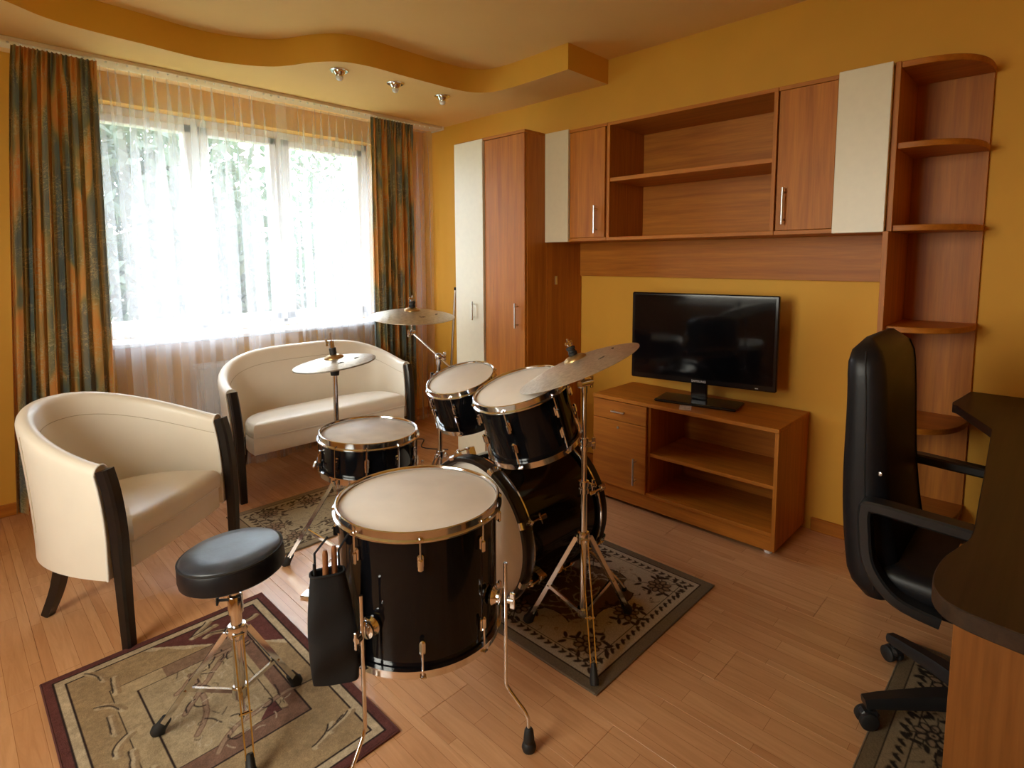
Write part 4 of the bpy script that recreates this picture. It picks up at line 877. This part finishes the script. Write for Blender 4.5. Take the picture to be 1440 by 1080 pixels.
# snare stand
sx, sy = sc_.x, sc_.y
t = thing('snare_stand', 'low chrome basket stand carrying the snare drum', 'snare stand', (sx, sy, 0))
tripod(t, sx, sy, .09, .28, [(sx+.26*math.cos(R(a)), sy+.26*math.sin(R(a))) for a in (218, 338, 98)])
column(t, sx, sy, [(.06, .45, .0125), (.45, .54, .010)]); clamp(t, sx, sy, .44, .0125, R(30))
for a in (200, 320, 80):
    e = Vector((math.cos(R(a)), math.sin(R(a)), 0)); o_ = Vector((sx, sy, 0)); MB().tube([o_+Vector((0, 0, .535)), o_+e*.06+Vector((0, 0, .545)), o_+e*.198+Vector((0, 0, .572)), o_+e*.204+Vector((0, 0, .61))], .006, 8).build('basket_arm', M['chrome'], t)
# throne
sx, sy = -2.54, -2.198
t = thing('drum_stool', 'round black vinyl drum stool on a chrome tripod', 'stool', (sx, sy, .008))
tripod(t, sx, sy, .125, .315, [(-2.731, -2.045), (-2.345, -2.152), (-2.59, -2.40)], .0085, .0155, .013, .06)
column(t, sx, sy, [(.10, .40, .0155), (.40, .50, .0125)])
cl = MB().lathe([(.0155, -.03), (.021, -.028), (.021, .022), (.019, .026), (.0155, .028)], Matrix.Translation((sx, sy, .40)), 20).build('height_clamp', M['chrome'], t)
MB().tube([(sx-.018, sy+.0, .418), (sx-.04, sy+.014, .42)], .004, 8).box(-.010, .010, -.003, .003, -.012, .012, .002, Matrix.Translation((sx-.043, sy+.016, .42)) @ rotz(R(60))).build('wing_screw', M['black_rub'], cl)
T_ = frame((sx, sy, .497), (-.05, .05, 1))
MB().lathe([(.0001, -.012), (.035, -.012), (.035, -.002), (.10, .0), (.10, .004), (.0001, .004)], T_, 30).build('seat_plate', M['black_rub'], t)
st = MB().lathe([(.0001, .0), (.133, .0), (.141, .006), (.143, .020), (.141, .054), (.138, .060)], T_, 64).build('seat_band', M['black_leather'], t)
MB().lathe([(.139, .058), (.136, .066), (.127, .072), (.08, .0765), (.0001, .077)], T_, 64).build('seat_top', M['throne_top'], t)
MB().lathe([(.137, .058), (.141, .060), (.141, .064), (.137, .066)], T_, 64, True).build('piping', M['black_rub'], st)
# ------------------------------------------------------------------ stick bag and sticks
bc_ = Vector((-2.436, -2.568, 0)); er = Vector((math.cos(R(176)), math.sin(R(176)), 0)); tg = Vector((-er.y, er.x, 0))
tg = Vector((.9, -.44, 0)).normalized(); er = Vector((tg.y, -tg.x, 0))
t = thing('stick_bag', 'black cloth stick bag hung on the side of the floor tom', 'bag', (bc_.x, bc_.y, .30))
def bagf(u, v):
    a = 2*math.pi*u; z = .300+(.600-.300)*v; w_ = .052+.014*math.sin(v*2.6+.4)-.012*v; th_ = .020+.010*math.sin(v*3.1)
    o_ = bc_-er*.0+tg*(.012*(1-v)); p = o_+tg*w_*sp(math.cos(a), .6)+er*th_*sp(math.sin(a), .6)+er*.006*math.sin(v*14+a*2)*(1-v)
    return (p.x, p.y, z)
mb = MB().grid(bagf, 40, 16, True); mb.f.append(tuple(i*16 for i in range(40))); mb.build('pouch', M['bag'], t, sharp=70)
MB().tube([bagf(k/40, 1.0) for k in range(41)], .0035, 8).build('rim', M['bag'], t)
for s_ in (-.03, .03):
    p0 = bc_+tg*s_-er*.02; MB().tube([(p0.x, p0.y, .59), (p0.x-er.x*.01, p0.y-er.y*.01, .64), (fc_.x+(p0.x-fc_.x)*.885, fc_.y+(p0.y-fc_.y)*.885, .678)], .003, 6).build('strap', M['bag'], t)
for k, (o1, o2, h, lab) in enumerate(((-.026, .0, .628, 'short dark drumstick tip poking out of the stick bag'), (-.008, .004, .662, 'brown drumstick in the middle of the black stick bag'), (.014, -.002, .668, 'brown drumstick in the stick bag closest to the floor tom'))):
    p = bc_+tg*o1+er*o2; q = p+tg*(.004 if k else -.006); a_ = Vector((p.x, p.y, .32)); b_ = Vector((q.x, q.y, h))
    o = MB().sweep([a_, a_.lerp(b_, .7), a_.lerp(b_, .97), b_], [(.0075*math.cos(2*math.pi*i/12), .0075*math.sin(2*math.pi*i/12)) for i in range(12)], scales=[1, 1, .95, .6] if k else [1, .8, .5, .45]).build('drumstick', M['stick'] if k else M['black_rub'], origin=tuple(a_)); o['label'] = lab; o['category'] = 'drumstick'; o['group'] = 'sticks in the bag'

# ------------------------------------------------------------------ desk
DZ = .83
dk = thing('desk', 'dark wenge-topped desk with rounded end and cherry side panel', 'desk', (-1.0, -4.1, 0))
dp = catmull([(-.66, -3.737, 0), (-1.0, -3.752, 0), (-1.40, -3.768, 0), (-1.62, -3.776, 0), (-1.70, -3.765, 0), (-1.78, -3.748, 0), (-1.87, -3.744, 0), (-1.93, -3.757, 0), (-1.962, -3.79, 0), (-1.976, -3.86, 0), (-1.985, -3.98, 0)], 5)
poly = [(p.x, p.y) for p in dp]+[(-1.99, -4.45), (-.025, -4.45), (-.025, -3.622), (-.30, -3.592), (-.345, -3.597), (-.36, -3.612)]
MB().prism(poly, DZ-.032, DZ, .002).build('desktop', M['wenge'], dk)
MB().box(-1.628, -1.61, -4.43, -3.757, .0005+.008, DZ-.033, .001).build('side_panel', M['desk_panel'], dk)
MB().box(-.06, -.042, -4.43, -3.76, .0005, DZ-.033, .001).build('side_panel', M['desk_panel'], dk)
MB().box(-1.609, -.061, -4.425, -4.407, .25, DZ-.033, .001).build('back_panel', M['desk_panel'], dk)
# ------------------------------------------------------------------ office chair
ox, oy = -1.045, -3.80
ch = thing('office_chair', 'high-backed black leather office chair pushed under the desk', 'office chair', (ox, oy, .008))
zf = .0085
hub = MB().lathe([(.0001, .075), (.034, .075), (.036, .12), (.028, .135), (.028, .16), (.0001, .16)], Matrix.Translation((ox, oy, zf)), 24).build('hub', M['black_plastic'], ch)
for k in range(5):
    a = R(127+72*k); e = Vector((math.cos(a), math.sin(a), 0)); o_ = Vector((ox, oy, zf))
    MB().sweep([o_+e*.02+Vector((0, 0, .115)), o_+e*.15+Vector((0, 0, .108)), o_+e*.29+Vector((0, 0, .088)), o_+e*.335+Vector((0, 0, .080))], [(-.024, -.020), (.024, -.020), (.026, .0), (.018, .016), (-.018, .016), (-.026, .0)], scales=[1.25, 1.1, .85, .7]).build('base_arm', M['black_plastic'], ch)
    c = o_+e*.318; s_ = Vector((-e.y, e.x, 0)); ca = MB().lathe([(.0001, .042), (.008, .042), (.008, .075), (.0001, .075)], Matrix.Translation(c), 12)
    ca.box(-.026, .026, -.018, .018, .030, .054, .008, frame(c, (0, 0, 1), tuple(e))).build('caster', M['black_plastic'], ch)
    cb = [ob for ob in ch.children if ob.name.startswith('caster')][-1]
    for sg in (-1, 1): MB().lathe([(.0001, -.009), (.022, -.009), (.0265, -.006), (.0265, .006), (.022, .009), (.0001, .009)], frame(c+s_*sg*.016+e*.006+Vector((0, 0, .0268)), tuple(s_)), 20).build('wheel', M['black_rub'], cb)
MB().lathe([(.0001, .15), (.025, .15), (.025, .30), (.015, .30), (.015, .40), (.0001, .40)], Matrix.Translation((ox, oy, zf)), 18).build('gas_lift', M['black_plastic'], ch)
MB().box(ox-.10, ox+.10, oy-.09, oy+.12, .385, .43, .01).build('tilt_mechanism', M['black_plastic'], ch)
cxm = -1.0
def rrect(w_, h_, r_, n=6):
    P = []
    for cx_, cy_, a0 in ((w_-r_, h_-r_, 0), (-w_+r_, h_-r_, 90), (-w_+r_, -h_+r_, 180), (w_-r_, -h_+r_, 270)):
        for k in range(n+1): a = R(a0+90*k/n); P.append((cx_+r_*math.cos(a), cy_+r_*math.sin(a)))
    return P
mb = MB(); lay = []
for z, i_ in ((.428, .03), (.436, .008), (.455, 0), (.485, .0), (.503, .012), (.512, .04)): lay.append([(cxm+x_, -3.765+y_, z+.02*(((y_)/.25)**2 if y_ > 0 else -((y_)/.25)**2*.8)) for x_, y_ in rrect(.255-i_, .25-i_, .07)])
n_ = len(lay[0]); mb.add([p for l in lay for p in l], [(l*n_+i, l*n_+(i+1) % n_, (l+1)*n_+(i+1) % n_, (l+1)*n_+i) for l in range(len(lay)-1) for i in range(n_)]+[tuple(range(n_))[::-1], tuple((len(lay)-1)*n_+i for i in range(n_))]); mb.build('seat', M['black_leather'], ch, sharp=50)
# backrest: horizontal rounded sections stacked along a reclined spine
mb = MB(); secs = []
for k in range(23):
    f = k/22; z = .40+.765*f; yb_ = -3.535+.075*f+.012*math.sin(f*5.0)
    w_ = .245
    th_ = .048+.026*(1-f)**1.3
    if f > .86: q = (f-.86)/.14; w_ *= math.sqrt(max(.02, 1-.62*q**3)); th_ *= math.sqrt(max(.03, 1-q**2.6)) ; yb_ += .0
    if f < .06: th_ *= .4+.6*f/.06; w_ *= .9+.1*f/.06
    secs.append([(cxm+x_, yb_+y_-.012*(1-(x_/w_)**2), z) for x_, y_ in rrect(w_, th_, th_*.82)])
n_ = len(secs[0]); mb.add([p for s_ in secs for p in s_], [(l*n_+i, l*n_+(i+1) % n_, (l+1)*n_+(i+1) % n_, (l+1)*n_+i) for l in range(22) for i in range(n_)]+[tuple(range(n_))[::-1], tuple(22*n_+i for i in range(n_))])
bk_ = mb.build('backrest', M['black_leather'], ch, sharp=60)
ii = 21   # seam between side border and front panel on the near side
MB().tube([Vector(secs[k][ii])+Vector((-.001, -.001, 0)) for k in range(1, 22)], .0022, 6).build('seam', M['black_rub'], bk_); MB().tube([Vector(secs[k][14])+Vector((-.001, .001, 0)) for k in range(1, 22)], .0022, 6).build('seam', M['black_rub'], bk_)
p = Vector(secs[11][17]); MB().lathe([(.0001, 0), (.006, 0), (.006, .003), (.003, .004), (.0001, .002)], frame(p, (-1, .2, 0)), 12).build('screw_cap', M['steel'], bk_)
for sg in (-1, 1):
    xa = cxm+sg*.278; pts = catmull([(xa-sg*.01, -3.70, .43), (xa, -3.60, .455), (xa, -3.535, .53), (xa, -3.518, .63), (xa, -3.516, .688), (xa, -3.535, .704), (xa, -3.66, .700), (xa, -3.78, .695), (xa, -3.90, .685), (xa, -3.945, .66), (xa, -3.94, .60), (xa-sg*.01, -3.90, .48), (xa-sg*.01, -3.86, .44)], 5)
    MB().sweep(pts, [(-.016, -.022), (-.010, -.027), (.010, -.027), (.016, -.022), (.016, .022), (.010, .027), (-.010, .027), (-.016, .022)], up=(1, 0, 0)).build('armrest', M['black_plastic'], ch)
    MB().box(xa-sg*.05-.03, xa-sg*.05+.03, -3.85, -3.66, .425, .437, .003).build('armrest_bracket', M['black_plastic'], ch)
MB().sweep(catmull([(cxm, -3.72, .415), (cxm, -3.58, .405), (cxm, -3.50, .44), (cxm, -3.475, .56)], 5), [(-.03, -.006), (.03, -.006), (.03, .006), (-.03, .006)], up=(1, 0, 0)).build('back_bracket', M['black_plastic'], ch)
# ------------------------------------------------------------------ small things by the wardrobe corner
t = thing('metal_pole', 'grey metal pole leaning in the corner beside the wardrobe', 'pole', (-.12, -.26, 0))
a_, b_ = Vector((-.14, -.24, .012)), Vector((-.10, -.31, 1.17))
MB().tube([a_, b_], .011, 12).build('tube', M['steel'], t); MB().tube([a_.lerp(b_, .985), b_+(b_-a_)*.004], .0125, 12).build('end_plug', M['black_rub'], t); MB().tube([a_-(b_-a_)*.004, a_.lerp(b_, .015)], .0125, 12).build('end_plug', M['black_rub'], t)
pts = catmull([(-.52, -.70, .0045), (-.62, -.52, .0045), (-.50, -.36, .0045), (-.72, -.30, .0045), (-.95, -.42, .0045), (-1.10, -.72, .0045)], 8)
o = MB().tube(pts, .004, 8).build('cable', M['black_rub'], origin=(-.7, -.5, 0)); o['label'] = 'thin black cable lying on the floor by the sofa end'; o['category'] = 'cable'
